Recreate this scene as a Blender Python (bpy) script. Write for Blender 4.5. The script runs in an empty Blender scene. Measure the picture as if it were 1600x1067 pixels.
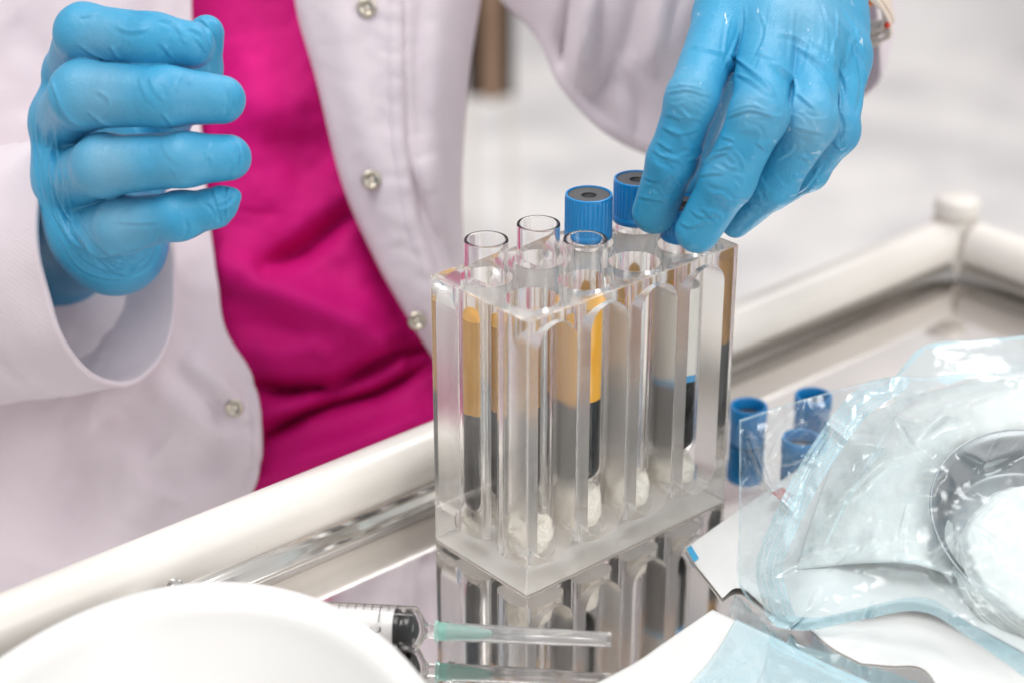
import bpy, bmesh, math, random
import numpy as np
from mathutils import Vector, Matrix
random.seed(7)
sc = bpy.context.scene
COL = sc.collection
S = 0.001                                             # all lengths below are millimetres

# ------------------------------------------------------------------ camera, light, exposure
FPX, PITCH = 3044.36, 0.445315                        # focal length in photograph pixels (1600 wide), downward tilt
CAM = np.array([-4.765, -532.194, 345.506])
YAW = 0.715245                                        # direction of the rack's long side and of the trolley rail
FW = np.array([0, math.cos(PITCH), -math.sin(PITCH)])
UP = np.array([0, math.sin(PITCH), math.cos(PITCH)])
RT = np.array([1.0, 0, 0])
cam_d = bpy.data.cameras.new("camera"); cam = bpy.data.objects.new("camera", cam_d); COL.objects.link(cam)
cam.location = CAM * S
cam.rotation_euler = (math.pi / 2 - PITCH, 0, 0)
cam_d.sensor_width = 36; cam_d.lens = FPX / 1600 * 36
cam_d.clip_start = 0.01; cam_d.clip_end = 60
cam_d.dof.use_dof = True; cam_d.dof.focus_distance = 0.628; cam_d.dof.aperture_fstop = 5.8
sc.camera = cam

w = bpy.data.worlds.new("World"); sc.world = w; w.use_nodes = True
w.node_tree.nodes["Background"].inputs[0].default_value = (1.0, 0.985, 0.97, 1)
w.node_tree.nodes["Background"].inputs[1].default_value = 0.66

def area(name, loc, target, size, power, col=(1, 1, 1)):
    d = bpy.data.lights.new(name, 'AREA'); d.shape = 'RECTANGLE'; d.size, d.size_y = size; d.energy = power; d.color = col
    o = bpy.data.objects.new(name, d); COL.objects.link(o)
    o.location = Vector(loc)
    o.rotation_euler = (Vector(target) - Vector(loc)).to_track_quat('-Z', 'Y').to_euler()
area("ceiling_lamp_light", (-0.55, -0.25, 1.75), (0, 0.1, 0.05), (1.1, 0.8), 20, (1, 0.985, 0.97))
area("window_light", (1.5, -1.3, 1.2), (0.0, 0.15, 0.05), (1.1, 1.3), 20, (1.0, 0.985, 0.965))
area("room_light", (0.9, 1.6, 2.3), (0.6, 1.9, 0.0), (1.6, 1.2), 40, (1, 0.99, 0.985))

sc.view_settings.view_transform = 'Standard'; sc.view_settings.look = 'None'
sc.view_settings.exposure = 0.05; sc.view_settings.gamma = 1.0; sc.view_settings.use_curve_mapping = False
cy = sc.cycles
cy.max_bounces = 32; cy.transmission_bounces = 32; cy.glossy_bounces = 16; cy.diffuse_bounces = 14; cy.transparent_max_bounces = 32
cy.caustics_reflective = True; cy.caustics_refractive = True; cy.blur_glossy = 0.3
cy.sample_clamp_indirect = 0.0; cy.use_denoising = True
try: cy.denoiser = 'OPENIMAGEDENOISE'
except Exception: pass

# ------------------------------------------------------------------ points
def P(px, py, Z):
    """point seen at photograph pixel (px, py), Z mm along the view axis"""
    px, py, Z = np.asarray(px, float), np.asarray(py, float), np.asarray(Z, float)
    return CAM + Z[..., None] * (FW + RT * ((px - 800) / FPX)[..., None] + UP * ((533.5 - py) / FPX)[..., None])
def Q(px, py, h):
    """point seen at photograph pixel (px, py), h mm above the tray"""
    px, py, h = np.asarray(px, float), np.asarray(py, float), np.asarray(h, float)
    d = FW + RT * ((px - 800) / FPX)[..., None] + UP * ((533.5 - py) / FPX)[..., None]
    return CAM + d * ((h - CAM[2]) / d[..., 2])[..., None]
def project(p):
    d = p - CAM; z = d @ FW
    return 800 + FPX * (d @ RT) / z, 533.5 - FPX * (d @ UP) / z, z
CU, SU = math.cos(YAW), math.sin(YAW)
def R(u, v, z=0): return np.array([u * CU - v * SU, u * SU + v * CU, z])

# ------------------------------------------------------------------ noise
def _hash(i, j, k, s):
    n = (i * 374761393 + j * 668265263 + k * 1274126177 + s * 974711) & 0xffffffff
    n = ((n ^ (n >> 13)) * 1274126177) & 0xffffffff
    n = n ^ (n >> 16)
    return (n & 0xffff) / 32767.5 - 1.0
def noise(p, scale=1.0, seed=0):
    p = np.asarray(p, float) * scale
    i = np.floor(p).astype(np.int64); f = p - i; f = f * f * (3 - 2 * f)
    r = 0
    for a in (0, 1):
        for b in (0, 1):
            for c in (0, 1):
                wgt = (f[:, 0] if a else 1 - f[:, 0]) * (f[:, 1] if b else 1 - f[:, 1]) * (f[:, 2] if c else 1 - f[:, 2])
                r = r + wgt * _hash(i[:, 0] + a, i[:, 1] + b, i[:, 2] + c, seed)
    return r

# ------------------------------------------------------------------ materials
def mat(name, col=(0.8, 0.8, 0.8), rough=0.5, **k):
    m = bpy.data.materials.new(name); m.use_nodes = True
    b = m.node_tree.nodes["Principled BSDF"]
    b.inputs["Base Color"].default_value = (*col, 1); b.inputs["Roughness"].default_value = rough
    for key, v in k.items():
        b.inputs[key.replace("_", " ")].default_value = v
    return m
def N(m, t, **k):
    n = m.node_tree.nodes.new(t)
    for a, v in k.items():
        if a in n.inputs.keys() if hasattr(n.inputs, 'keys') else False: n.inputs[a].default_value = v
        else: setattr(n, a, v)
    return n
def L(m, a, b): m.node_tree.links.new(a, b)
def bsdf(m): return m.node_tree.nodes["Principled BSDF"]
def noise_node(m, scale, detail=4, rough=0.5, stretch=None, attr=None, rot=None):
    n = m.node_tree.nodes.new("ShaderNodeTexNoise")
    n.inputs["Scale"].default_value = scale; n.inputs["Detail"].default_value = detail; n.inputs["Roughness"].default_value = rough
    tc = m.node_tree.nodes.new("ShaderNodeTexCoord")
    src = tc.outputs["Object"]
    if attr:
        a = m.node_tree.nodes.new("ShaderNodeAttribute"); a.attribute_name = attr; src = a.outputs["Vector"]
    mp = m.node_tree.nodes.new("ShaderNodeMapping")
    if stretch: mp.inputs["Scale"].default_value = stretch
    if rot: mp.inputs["Rotation"].default_value = rot
    L(m, src, mp.inputs["Vector"]); L(m, mp.outputs["Vector"], n.inputs["Vector"])
    return n
def ramp(m, src, stops):
    r = m.node_tree.nodes.new("ShaderNodeValToRGB")
    while len(r.color_ramp.elements) < len(stops): r.color_ramp.elements.new(0.5)
    for e, (p, c) in zip(r.color_ramp.elements, stops):
        e.position = p; e.color = (*c, 1) if len(c) == 3 else c
    L(m, src, r.inputs["Fac"]); return r
def bump(m, src, dist, strength=1.0, prev=None):
    b = m.node_tree.nodes.new("ShaderNodeBump"); b.inputs["Distance"].default_value = dist; b.inputs["Strength"].default_value = strength
    L(m, src, b.inputs["Height"])
    if prev: L(m, prev.outputs["Normal"], b.inputs["Normal"])
    L(m, b.outputs["Normal"], bsdf(m).inputs["Normal"]); return b

def vary(m, c0, c1, scale, detail=4, lo=0.3, hi=0.7):
    n = noise_node(m, scale, detail); r = ramp(m, n.outputs["Fac"], [(lo, c0), (hi, c1)])
    L(m, r.outputs["Color"], bsdf(m).inputs["Base Color"]); return r

def cloth_mat(name, col, weave=2600, amp=0.00003, sheen=0.25, var=0.93):
    m = mat(name, col, 0.72, Specular_IOR_Level=0.22, Sheen_Weight=sheen, Sheen_Roughness=0.5)
    vary(m, tuple(c * var for c in col), col, 35, 5)
    wv = m.node_tree.nodes.new("ShaderNodeTexWave"); wv.inputs["Scale"].default_value = weave / 9; wv.inputs["Distortion"].default_value = 0.8
    wv.bands_direction = 'DIAGONAL'
    tc = m.node_tree.nodes.new("ShaderNodeTexCoord"); L(m, tc.outputs["Object"], wv.inputs["Vector"])
    b1 = bump(m, wv.outputs["Fac"], amp, 0.6)
    n2 = noise_node(m, 160, 4); bump(m, n2.outputs["Fac"], 0.0006, 0.5, b1)
    return m

M = {}
M['coat'] = cloth_mat("white coat cloth", (0.67, 0.59, 0.635))
M['coat_lining'] = cloth_mat("coat lining cloth", (0.66, 0.58, 0.61))
M['scrub'] = cloth_mat("magenta cotton", (0.56, 0.001, 0.17), sheen=0.0, var=0.88)
M['rail'] = mat("white powder coat", (0.78, 0.745, 0.695), 0.32, Coat_Weight=0.25, Coat_Roughness=0.15)
_n = noise_node(M['rail'], 45, 5); bump(M['rail'], _n.outputs["Fac"], 0.0004, 0.35)
vary(M['rail'], (0.73, 0.695, 0.645), (0.80, 0.765, 0.72), 22, 5)
# polished steel tray with hairline scratches and smears
m = M['tray'] = mat("polished steel", (0.74, 0.715, 0.70), 0.05, Metallic=1.0)
n = noise_node(m, 14, 6, 0.6); r = ramp(m, n.outputs["Fac"], [(0.35, (0.03,) * 3), (0.75, (0.085,) * 3)]); L(m, r.outputs["Color"], bsdf(m).inputs["Roughness"])
n1 = noise_node(m, 260, 3, 0.6, stretch=(1, 0.03, 1), rot=(0, 0, 0.9)); n2 = noise_node(m, 240, 3, 0.6, stretch=(0.03, 1, 1), rot=(0, 0, 0.3))
b1 = bump(m, n1.outputs["Fac"], 0.00003, 0.25); bump(m, n2.outputs["Fac"], 0.00003, 0.25, b1)
M['steel'] = mat("brushed steel", (0.74, 0.72, 0.70), 0.14, Metallic=1.0)
M['dish_steel'] = mat("dull dish steel", (0.33, 0.34, 0.35), 0.38, Metallic=1.0)
M['nickel'] = mat("nickel", (0.52, 0.47, 0.40), 0.28, Metallic=1.0)
_n = noise_node(M['nickel'], 500, 3); bump(M['nickel'], _n.outputs["Fac"], 0.0003, 0.4)
M['acrylic'] = mat("clear acrylic", (1.0, 0.99, 0.975), 0.015, Transmission_Weight=0.985, IOR=1.44)
n = noise_node(M['acrylic'], 120, 5, 0.65); r = ramp(M['acrylic'], n.outputs["Fac"], [(0.45, (0.012,) * 3), (0.8, (0.12,) * 3)]); L(M['acrylic'], r.outputs["Color"], bsdf(M['acrylic']).inputs["Roughness"])
m = M['machined'] = mat("machined acrylic", (1.0, 0.975, 0.945), 0.24, Transmission_Weight=0.86, IOR=1.44)
wv = m.node_tree.nodes.new("ShaderNodeTexWave"); wv.bands_direction = 'Z'; wv.inputs["Scale"].default_value = 420; wv.inputs["Distortion"].default_value = 1.0
tc = m.node_tree.nodes.new("ShaderNodeTexCoord"); L(m, tc.outputs["Object"], wv.inputs["Vector"])
bump(m, wv.outputs["Fac"], 0.00006, 0.5)
M['bore'] = mat("bored acrylic", (1.0, 0.985, 0.97), 0.15, Transmission_Weight=0.95, IOR=1.44)
M['frosted'] = mat("sanded acrylic", (1.0, 0.975, 0.94), 0.5, Transmission_Weight=0.06, IOR=1.44)
M['glass'] = mat("tube plastic", (0.99, 0.985, 0.985), 0.01, Transmission_Weight=1.0, IOR=1.30)
m = M['plasma'] = mat("amber plasma", (0.95, 0.55, 0.06), 0.2, Transmission_Weight=0.15, IOR=1.1, Specular_IOR_Level=0.1)
vary(m, (0.93, 0.44, 0.012), (0.97, 0.54, 0.04), 90, 3)
m = M['blood'] = mat("settled blood", (0.012, 0.007, 0.007), 0.5, Specular_IOR_Level=0.05)
n = noise_node(m, 420, 6, 0.65); r = ramp(m, n.outputs["Fac"], [(0.56, (0.003, 0.0015, 0.0015)), (0.72, (0.09, 0.07, 0.06))]); L(m, r.outputs["Color"], bsdf(m).inputs["Base Color"])
M['gel'] = mat("blue separator gel", (0.04, 0.33, 0.66), 0.3)
M['serum'] = mat("milky serum", (0.74, 0.72, 0.66), 0.4, Subsurface_Weight=0.0)
M['cap'] = mat("blue cap plastic", (0.004, 0.22, 0.54), 0.33)
_n = noise_node(M['cap'], 900, 3); bump(M['cap'], _n.outputs["Fac"], 0.00008, 0.4)
M['rubber'] = mat("grey rubber", (0.075, 0.075, 0.08), 0.6)
_n = noise_node(M['rubber'], 900, 4); bump(M['rubber'], _n.outputs["Fac"], 0.0002, 0.5)
M['pit'] = mat("dark rubber", (0.012, 0.012, 0.013), 0.7)
m = M['gauze'] = mat("cotton gauze", (0.82, 0.78, 0.70), 0.95, Sheen_Weight=0.3)
v = m.node_tree.nodes.new("ShaderNodeTexVoronoi"); v.inputs["Scale"].default_value = 900; tc = m.node_tree.nodes.new("ShaderNodeTexCoord"); L(m, tc.outputs["Object"], v.inputs["Vector"])
bump(m, v.outputs["Distance"], 0.0006, 0.8)
m = M['cotton'] = mat("cotton pad", (0.71, 0.72, 0.695), 0.95, Sheen_Weight=0.3)
_n = noise_node(m, 400, 5, 0.6); bump(m, _n.outputs["Fac"], 0.0009, 0.5)
m = M['paper'] = mat("white paper", (0.74, 0.735, 0.725), 0.65)
_n = noise_node(m, 300, 5, 0.6); bump(m, _n.outputs["Fac"], 0.0002, 0.5)
M['ink_blue'] = mat("blue indicator ink", (0.05, 0.36, 0.62), 0.6)
M['ink_red'] = mat("red brown indicator ink", (0.45, 0.16, 0.15), 0.6)
M['ink'] = mat("dark print", (0.02, 0.015, 0.02), 0.5)
M['white_plastic'] = mat("white plastic", (0.67, 0.665, 0.655), 0.42, Coat_Weight=0.15, Coat_Roughness=0.3)
_n = noise_node(M['white_plastic'], 60, 3); bump(M['white_plastic'], _n.outputs["Fac"], 0.0002, 0.2)
M['hub'] = mat("mint hub plastic", (0.42, 0.76, 0.68), 0.3, Transmission_Weight=0.6, IOR=1.3)
M['sheath'] = mat("frosted sheath", (0.93, 0.93, 0.93), 0.12, Transmission_Weight=0.9, IOR=1.25)
M['black'] = mat("black rubber", (0.008, 0.008, 0.009), 0.25)
M['plunger'] = mat("plunger plastic", (0.80, 0.79, 0.78), 0.4)
M['wall'] = mat("pale wall", (0.66, 0.63, 0.62), 0.85); vary(M['wall'], (0.60, 0.585, 0.592), (0.77, 0.755, 0.755), 3.5, 4, 0.40, 0.60)
M['floor'] = mat("pale stone floor", (0.66, 0.63, 0.62), 0.5)
vary(M['floor'], (0.60, 0.585, 0.592), (0.79, 0.77, 0.76), 5.0, 4, 0.40, 0.60)
M['brown'] = mat("dark brown upholstery", (0.035, 0.014, 0.008), 0.6)
M['tan'] = mat("tan wood", (0.30, 0.19, 0.12), 0.55); vary(M['tan'], (0.26, 0.16, 0.10), (0.33, 0.215, 0.14), 20, 4)
M['cream'] = mat("cream seat", (0.70, 0.655, 0.615), 0.7)
M['thread'] = mat("cream thread", (0.72, 0.62, 0.54), 0.9)
M['thread_red'] = mat("red thread", (0.55, 0.05, 0.03), 0.8)
M['thread_orange'] = mat("orange bead", (0.85, 0.22, 0.03), 0.5)

# nitrile glove: stretched-thin places are paler (attribute), fine creases as bump
def glove_mat(name, powder):
    m = mat(name, (0.03, 0.31, 0.62), 0.40, Specular_IOR_Level=0.4)
    a = m.node_tree.nodes.new("ShaderNodeAttribute"); a.attribute_name = "stretch"
    n = noise_node(m, 60, 4)
    base = ramp(m, n.outputs["Fac"], [(0.3, (0.024, 0.268, 0.485)), (0.7, (0.038, 0.31, 0.53))])
    mix = m.node_tree.nodes.new("ShaderNodeMixRGB"); mix.inputs["Color2"].default_value = (0.15, 0.35, 0.50, 1)
    L(m, a.outputs["Fac"], mix.inputs["Fac"]); L(m, base.outputs["Color"], mix.inputs["Color1"])
    out = mix.outputs["Color"]
    if powder:                                        # little white powder scuffs
        v = noise_node(m, 420, 3, 0.6, stretch=(1.0, 0.22, 0.5), rot=(0.3, 0.5, 0.6)); msk = noise_node(m, 60, 3)
        r1 = ramp(m, v.outputs["Fac"], [(0.675, (0, 0, 0)), (0.72, (1, 1, 1))]); r2 = ramp(m, msk.outputs["Fac"], [(0.47, (0, 0, 0)), (0.55, (1, 1, 1))])
        mu = m.node_tree.nodes.new("ShaderNodeMath"); mu.operation = 'MULTIPLY'; L(m, r1.outputs["Color"], mu.inputs[0]); L(m, r2.outputs["Color"], mu.inputs[1])
        mu2 = m.node_tree.nodes.new("ShaderNodeMath"); mu2.operation = 'MULTIPLY'; mu2.inputs[1].default_value = 0.6; L(m, mu.outputs[0], mu2.inputs[0])
        mx2 = m.node_tree.nodes.new("ShaderNodeMixRGB"); mx2.inputs["Color2"].default_value = (0.75, 0.80, 0.84, 1)
        L(m, mu2.outputs[0], mx2.inputs["Fac"]); L(m, out, mx2.inputs["Color1"]); out = mx2.outputs["Color"]
    L(m, out, bsdf(m).inputs["Base Color"])
    n1 = noise_node(m, 330, 5, 0.6, stretch=(1, 1, 0.4)); b1 = bump(m, n1.outputs["Fac"], 0.0010, 0.36)
    n2 = noise_node(m, 1500, 3, 0.6); bump(m, n2.outputs["Fac"], 0.0003, 0.5, b1)
    return m
M['glove'] = glove_mat("blue nitrile", False)
M['glove_powdered'] = glove_mat("blue nitrile with powder marks", True)

# clear film, with a bluish heat-seal mask stored on the mesh
def film_mat(name, tint, base_fac, seal_fac):
    m = bpy.data.materials.new(name); m.use_nodes = True
    nt = m.node_tree; p = bsdf(m); out = nt.nodes["Material Output"]
    p.inputs["Base Color"].default_value = (*tint, 1); p.inputs["Roughness"].default_value = 0.12; p.inputs["Specular IOR Level"].default_value = 0.7
    tr = nt.nodes.new("ShaderNodeBsdfTransparent"); tr.inputs["Color"].default_value = (0.965, 0.988, 0.996, 1)
    a = nt.nodes.new("ShaderNodeAttribute"); a.attribute_name = "seal"
    mr = nt.nodes.new("ShaderNodeMapRange"); mr.inputs["To Min"].default_value = base_fac; mr.inputs["To Max"].default_value = seal_fac
    L(m, a.outputs["Fac"], mr.inputs["Value"])
    lw = nt.nodes.new("ShaderNodeLayerWeight"); lw.inputs["Blend"].default_value = 0.5
    fr = nt.nodes.new("ShaderNodeMath"); fr.operation = 'POWER'; fr.inputs[1].default_value = 3.0; L(m, lw.outputs["Facing"], fr.inputs[0])
    fr2 = nt.nodes.new("ShaderNodeMath"); fr2.operation = 'MULTIPLY'; fr2.inputs[1].default_value = 0.4; L(m, fr.outputs[0], fr2.inputs[0])
    ad = nt.nodes.new("ShaderNodeMath"); ad.operation = 'ADD'; ad.use_clamp = True
    L(m, fr2.outputs[0], ad.inputs[1])
    mx = nt.nodes.new("ShaderNodeMixShader"); L(m, mr.outputs["Result"], mx.inputs["Fac"]); L(m, tr.outputs[0], mx.inputs[1]); L(m, p.outputs[0], mx.inputs[2])
    gl = nt.nodes.new("ShaderNodeBsdfGlossy"); gl.inputs["Roughness"].default_value = 0.19; gl.inputs["Color"].default_value = (0.97, 0.99, 1, 1)
    ad.inputs[0].default_value = 0.03
    mg = nt.nodes.new("ShaderNodeMixShader"); L(m, ad.outputs[0], mg.inputs["Fac"]); L(m, mx.outputs[0], mg.inputs[1]); L(m, gl.outputs[0], mg.inputs[2])
    L(m, mg.outputs[0], out.inputs["Surface"])
    cm = nt.nodes.new("ShaderNodeMixRGB"); cm.inputs["Color1"].default_value = (*tint, 1); cm.inputs["Color2"].default_value = (0.56, 0.79, 0.86, 1)
    L(m, a.outputs["Fac"], cm.inputs["Fac"]); L(m, cm.outputs[0], p.inputs["Base Color"])
    n = noise_node(m, 60, 4, 0.6, stretch=(1, 0.4, 1), rot=(0, 0, 0.7)); b_ = bump(m, n.outputs["Fac"], 0.003, 0.14); L(m, b_.outputs["Normal"], gl.inputs["Normal"])
    return m
M['film'] = film_mat("clear pouch film", (0.76, 0.86, 0.89), 0.035, 0.5)

# ------------------------------------------------------------------ object helpers
def tag(o, label=None, cat=None, group=None, kind=None):
    if label: o["label"] = label
    if cat: o["category"] = cat
    if group: o["group"] = group
    if kind: o["kind"] = kind
    return o
def empty(name, loc, label, cat, group=None):
    o = bpy.data.objects.new(name, None); o.empty_display_size = 0.01; COL.objects.link(o)
    o.location = Vector(np.asarray(loc, float) * S)
    return tag(o, label, cat, group)
def mesh_obj(name, verts, faces, m, parent=None, smooth=True, origin=(0, 0, 0), mats=None, mi=None):
    """verts in mm; origin is subtracted so the object sits at its own place"""
    me = bpy.data.meshes.new(name)
    V = (np.asarray(verts, float) - np.asarray(origin, float)) * S
    me.from_pydata(V.tolist(), [], [tuple(int(i) for i in f) for f in faces])
    for x in (mats or [m]): me.materials.append(x)
    if mi is not None: me.polygons.foreach_set("material_index", np.asarray(mi, np.int32))
    me.polygons.foreach_set("use_smooth", [smooth] * len(me.polygons))
    me.update()
    o = bpy.data.objects.new(name, me); COL.objects.link(o); o.location = Vector(np.asarray(origin, float) * S)
    if parent:
        o.parent = parent
        o.matrix_parent_inverse = Matrix.Identity(4)
        o.location = Vector(np.asarray(origin, float) * S) - world_loc(parent)
    return o
def world_loc(o):
    l = o.location.copy()
    while o.parent: o = o.parent; l += o.location
    return l
def set_attr(o, name, vals):
    a = o.data.attributes.new(name, 'FLOAT', 'POINT'); a.data.foreach_set("value", np.asarray(vals, np.float32))
def sharp(o, ang=35):
    bm = bmesh.new(); bm.from_mesh(o.data)
    for e in bm.edges:
        if len(e.link_faces) == 2 and e.calc_face_angle(0) > math.radians(ang): e.smooth = False
    bm.to_mesh(o.data); bm.free()

def lathe(profile, n=48, axis_o=(0, 0, 0), ax=(0, 0, 1), side=None, closed=False, radial=None):
    """profile: (r, h) pairs along the axis"""
    ax = np.asarray(ax, float); ax = ax / np.linalg.norm(ax)
    e1 = np.cross(ax, (0, 0, 1.0)) if abs(ax[2]) < 0.9 else np.cross(ax, (0, 1.0, 0))
    if side is not None: e1 = np.asarray(side, float) - ax * np.dot(side, ax)
    e1 = e1 / np.linalg.norm(e1); e2 = np.cross(ax, e1)
    V, F = [], []
    for r, h in profile:
        for i in range(n):
            a = 2 * math.pi * i / n; rr = r if radial is None else radial(r, h, a)
            V.append(np.asarray(axis_o, float) + ax * h + (e1 * math.cos(a) + e2 * math.sin(a)) * rr)
    k = len(profile)
    for j in range(k if closed else k - 1):
        j2 = (j + 1) % k
        for i in range(n):
            i2 = (i + 1) % n
            F.append((j * n + i, j * n + i2, j2 * n + i2, j2 * n + i))
    return V, F
def close_ends(V, F, n, k, first=True, last=True):
    if first: F.append(tuple(reversed(range(n))))
    if last: F.append(tuple(range((k - 1) * n, k * n)))
    return V, F
def tube_path(pts, rad, n=10, caps=True):
    pts = np.asarray(pts, float); rad = np.broadcast_to(rad, (len(pts),))
    T = np.gradient(pts, axis=0); T /= np.linalg.norm(T, axis=1)[:, None] + 1e-9
    ref = np.array([0.31, 0.2, 0.93]); V, F = [], []
    e1 = np.cross(T[0], ref); e1 /= np.linalg.norm(e1)
    for i, p in enumerate(pts):
        e1 = e1 - T[i] * (e1 @ T[i]); e1 /= np.linalg.norm(e1); e2 = np.cross(T[i], e1)
        for j in range(n):
            a = 2 * math.pi * j / n; V.append(p + rad[i] * (e1 * math.cos(a) + e2 * math.sin(a)))
    for i in range(len(pts) - 1):
        for j in range(n):
            F.append((i * n + j, i * n + (j + 1) % n, (i + 1) * n + (j + 1) % n, (i + 1) * n + j))
    if caps: F.append(tuple(reversed(range(n)))); F.append(tuple(range((len(pts) - 1) * n, len(pts) * n)))
    return V, F
def merge(*vf):
    V, F = [], []
    for v, f in vf:
        o = len(V); V += list(v); F += [tuple(i + o for i in q) for q in f]
    return V, F
def cr(pts, n):
    """Catmull-Rom through rows of an array"""
    pts = np.asarray(pts, float); k = len(pts)
    P0 = np.concatenate([[2 * pts[0] - pts[1]], pts, [2 * pts[-1] - pts[-2]]])
    t = np.linspace(0, k - 1, n); i = np.minimum(t.astype(int), k - 2); f = (t - i).reshape((-1,) + (1,) * (pts.ndim - 1))
    a, b, c, d = P0[i], P0[i + 1], P0[i + 2], P0[i + 3]
    return 0.5 * (2 * b + (c - a) * f + (2 * a - 5 * b + 4 * c - d) * f * f + (3 * b - a - 3 * c + d) * f ** 3)
def poly_dist(x, y, poly):
    """distance (pixels) to a polyline, with the position along it (0..1)"""
    poly = np.asarray(poly, float); best = np.full(x.shape, 1e9); tt = np.zeros(x.shape); sgn = np.zeros(x.shape)
    seg = len(poly) - 1
    for i in range(seg):
        a, b = poly[i], poly[i + 1]; d = b - a; l2 = d @ d + 1e-9
        t = np.clip(((x - a[0]) * d[0] + (y - a[1]) * d[1]) / l2, 0, 1)
        dx, dy = x - a[0] - t * d[0], y - a[1] - t * d[1]; dd = np.hypot(dx, dy)
        u = dd < best; best = np.where(u, dd, best); tt = np.where(u, (i + t) / seg, tt); sgn = np.where(u, np.sign(d[0] * dy - d[1] * dx), sgn)
    return best, tt, sgn
def folds_disp(x, y, folds):
    """sum of cloth folds: (polyline, width px, height mm[, 'step'])"""
    h = np.zeros(x.shape)
    for f in folds:
        d, t, s = poly_dist(x, y, f[0]); env = np.sin(np.pi * np.clip(t, 0, 1)) ** 0.5 * 0.85 + 0.15
        e = np.exp(-(d / f[1]) ** 2)
        if len(f) > 3: h += f[2] * env * e * (0.5 + s * 0.5 * (1 - np.exp(-(d / (f[1] * 0.35)) ** 2)))
        else: h += f[2] * env * e
    return h
def grid_faces(nv, nu, wrap=False):
    F = []
    for j in range(nv - 1):
        for i in range(nu if wrap else nu - 1):
            i2 = (i + 1) % nu
            F.append((j * nu + i, j * nu + i2, (j + 1) * nu + i2, (j + 1) * nu + i))
    return F
def thicken(V, F, t):
    """give an open sheet real thickness (mm) towards the back of its normals"""
    V = np.asarray(V, float); nrm = np.zeros_like(V)
    Fa = np.asarray(F)
    fn = np.cross(V[Fa[:, 2]] - V[Fa[:, 0]], V[Fa[:, 3]] - V[Fa[:, 1]])
    for k in range(4): np.add.at(nrm, Fa[:, k], fn)
    nrm /= np.linalg.norm(nrm, axis=1)[:, None] + 1e-12
    n = len(V); V2 = np.concatenate([V, V - nrm * t])
    F2 = [tuple(f) for f in F] + [tuple(i + n for i in reversed(f)) for f in F]
    cnt = {}
    for f in F:
        for a, b in zip(f, f[1:] + f[:1]): cnt[(a, b)] = 1
    for (a, b) in list(cnt):
        if (b, a) not in cnt: F2.append((b, a, a + n, b + n))
    return V2, F2
def patch(rows, nv, nu, mode='Z', folds=(), amp=0.0, nscale=0.02, seed=0, extra=None):
    """surface through a grid of (px, py, depth or height) control points"""
    A = np.asarray(rows, float); A = cr(A, nv); A = np.transpose(cr(np.transpose(A, (1, 0, 2)), nu), (1, 0, 2))
    x, y, z = (A[..., k].ravel() for k in range(3))
    h = folds_disp(x, y, folds)
    if amp:
        q = np.stack([x, y, np.zeros_like(x)], 1)
        h = h + amp * (noise(q, nscale, seed) + 0.5 * noise(q, nscale * 2.3, seed + 1) + 0.25 * noise(q, nscale * 5, seed + 2))
    if extra is not None: h = h + extra(x, y)
    V = P(x, y, z - h) if mode == 'Z' else Q(x, y, z + h)
    return V, grid_faces(nv, nu), x, y

# signed-distance modelling of the gloved hands
def seg_sdf(p, a, b, ra, rb):
    ba = b - a; h = np.clip(((p - a) @ ba) / (ba @ ba + 1e-9), 0, 1)
    return np.linalg.norm(p - a - h[:, None] * ba, axis=1) - (ra + (rb - ra) * h)
def smin(a, b, k):
    h = np.clip(0.5 + 0.5 * (b - a) / k, 0, 1)
    return b + (a - b) * h - k * h * (1 - h)
def surface_nets(Fv, o, h):
    sg = Fv < 0; nx, ny, nz = Fv.shape
    c8 = [sg[a:nx - 1 + a, b:ny - 1 + b, c:nz - 1 + c] for a in (0, 1) for b in (0, 1) for c in (0, 1)]
    s = sum(c.astype(np.int8) for c in c8); act = (s > 0) & (s < 8)
    I = np.argwhere(act); idx = -np.ones(act.shape, np.int64); idx[act] = np.arange(len(I))
    acc = np.zeros((len(I), 3)); cnt = np.zeros(len(I))
    corners = [(a, b, c) for a in (0, 1) for b in (0, 1) for c in (0, 1)]
    for p in corners:
        for ax in range(3):
            if p[ax]: continue
            q = list(p); q[ax] = 1
            f0 = Fv[I[:, 0] + p[0], I[:, 1] + p[1], I[:, 2] + p[2]]; f1 = Fv[I[:, 0] + q[0], I[:, 1] + q[1], I[:, 2] + q[2]]
            x = (f0 < 0) != (f1 < 0); t = np.where(x, f0 / np.where(x, f0 - f1, 1), 0)
            pos = np.array(p, float)[None] + t[:, None] * (np.array(q, float) - np.array(p, float))[None]
            acc[x] += pos[x]; cnt[x] += 1
    V = o + (I + acc / cnt[:, None]) * h
    Fs = []
    for ax in range(3):
        b, c = (ax + 1) % 3, (ax + 2) % 3
        sl0 = [slice(None)] * 3; sl1 = [slice(None)] * 3; sl0[ax] = slice(0, -1); sl1[ax] = slice(1, None)
        for sl in (sl0, sl1):
            sl[b] = slice(1, -1); sl[c] = slice(1, -1)
        e = sg[tuple(sl0)] != sg[tuple(sl1)]; ins = sg[tuple(sl0)]
        E = np.argwhere(e); inside = ins[e]
        E[:, b] += 1; E[:, c] += 1
        q = []
        for db, dc in ((-1, -1), (0, -1), (0, 0), (-1, 0)):
            G = E.copy(); G[:, b] += db; G[:, c] += dc; q.append(idx[G[:, 0], G[:, 1], G[:, 2]])
        q = np.stack(q, 1); q[~inside] = q[~inside][:, ::-1]; Fs.append(q)
    return V, np.concatenate(Fs)

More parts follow.
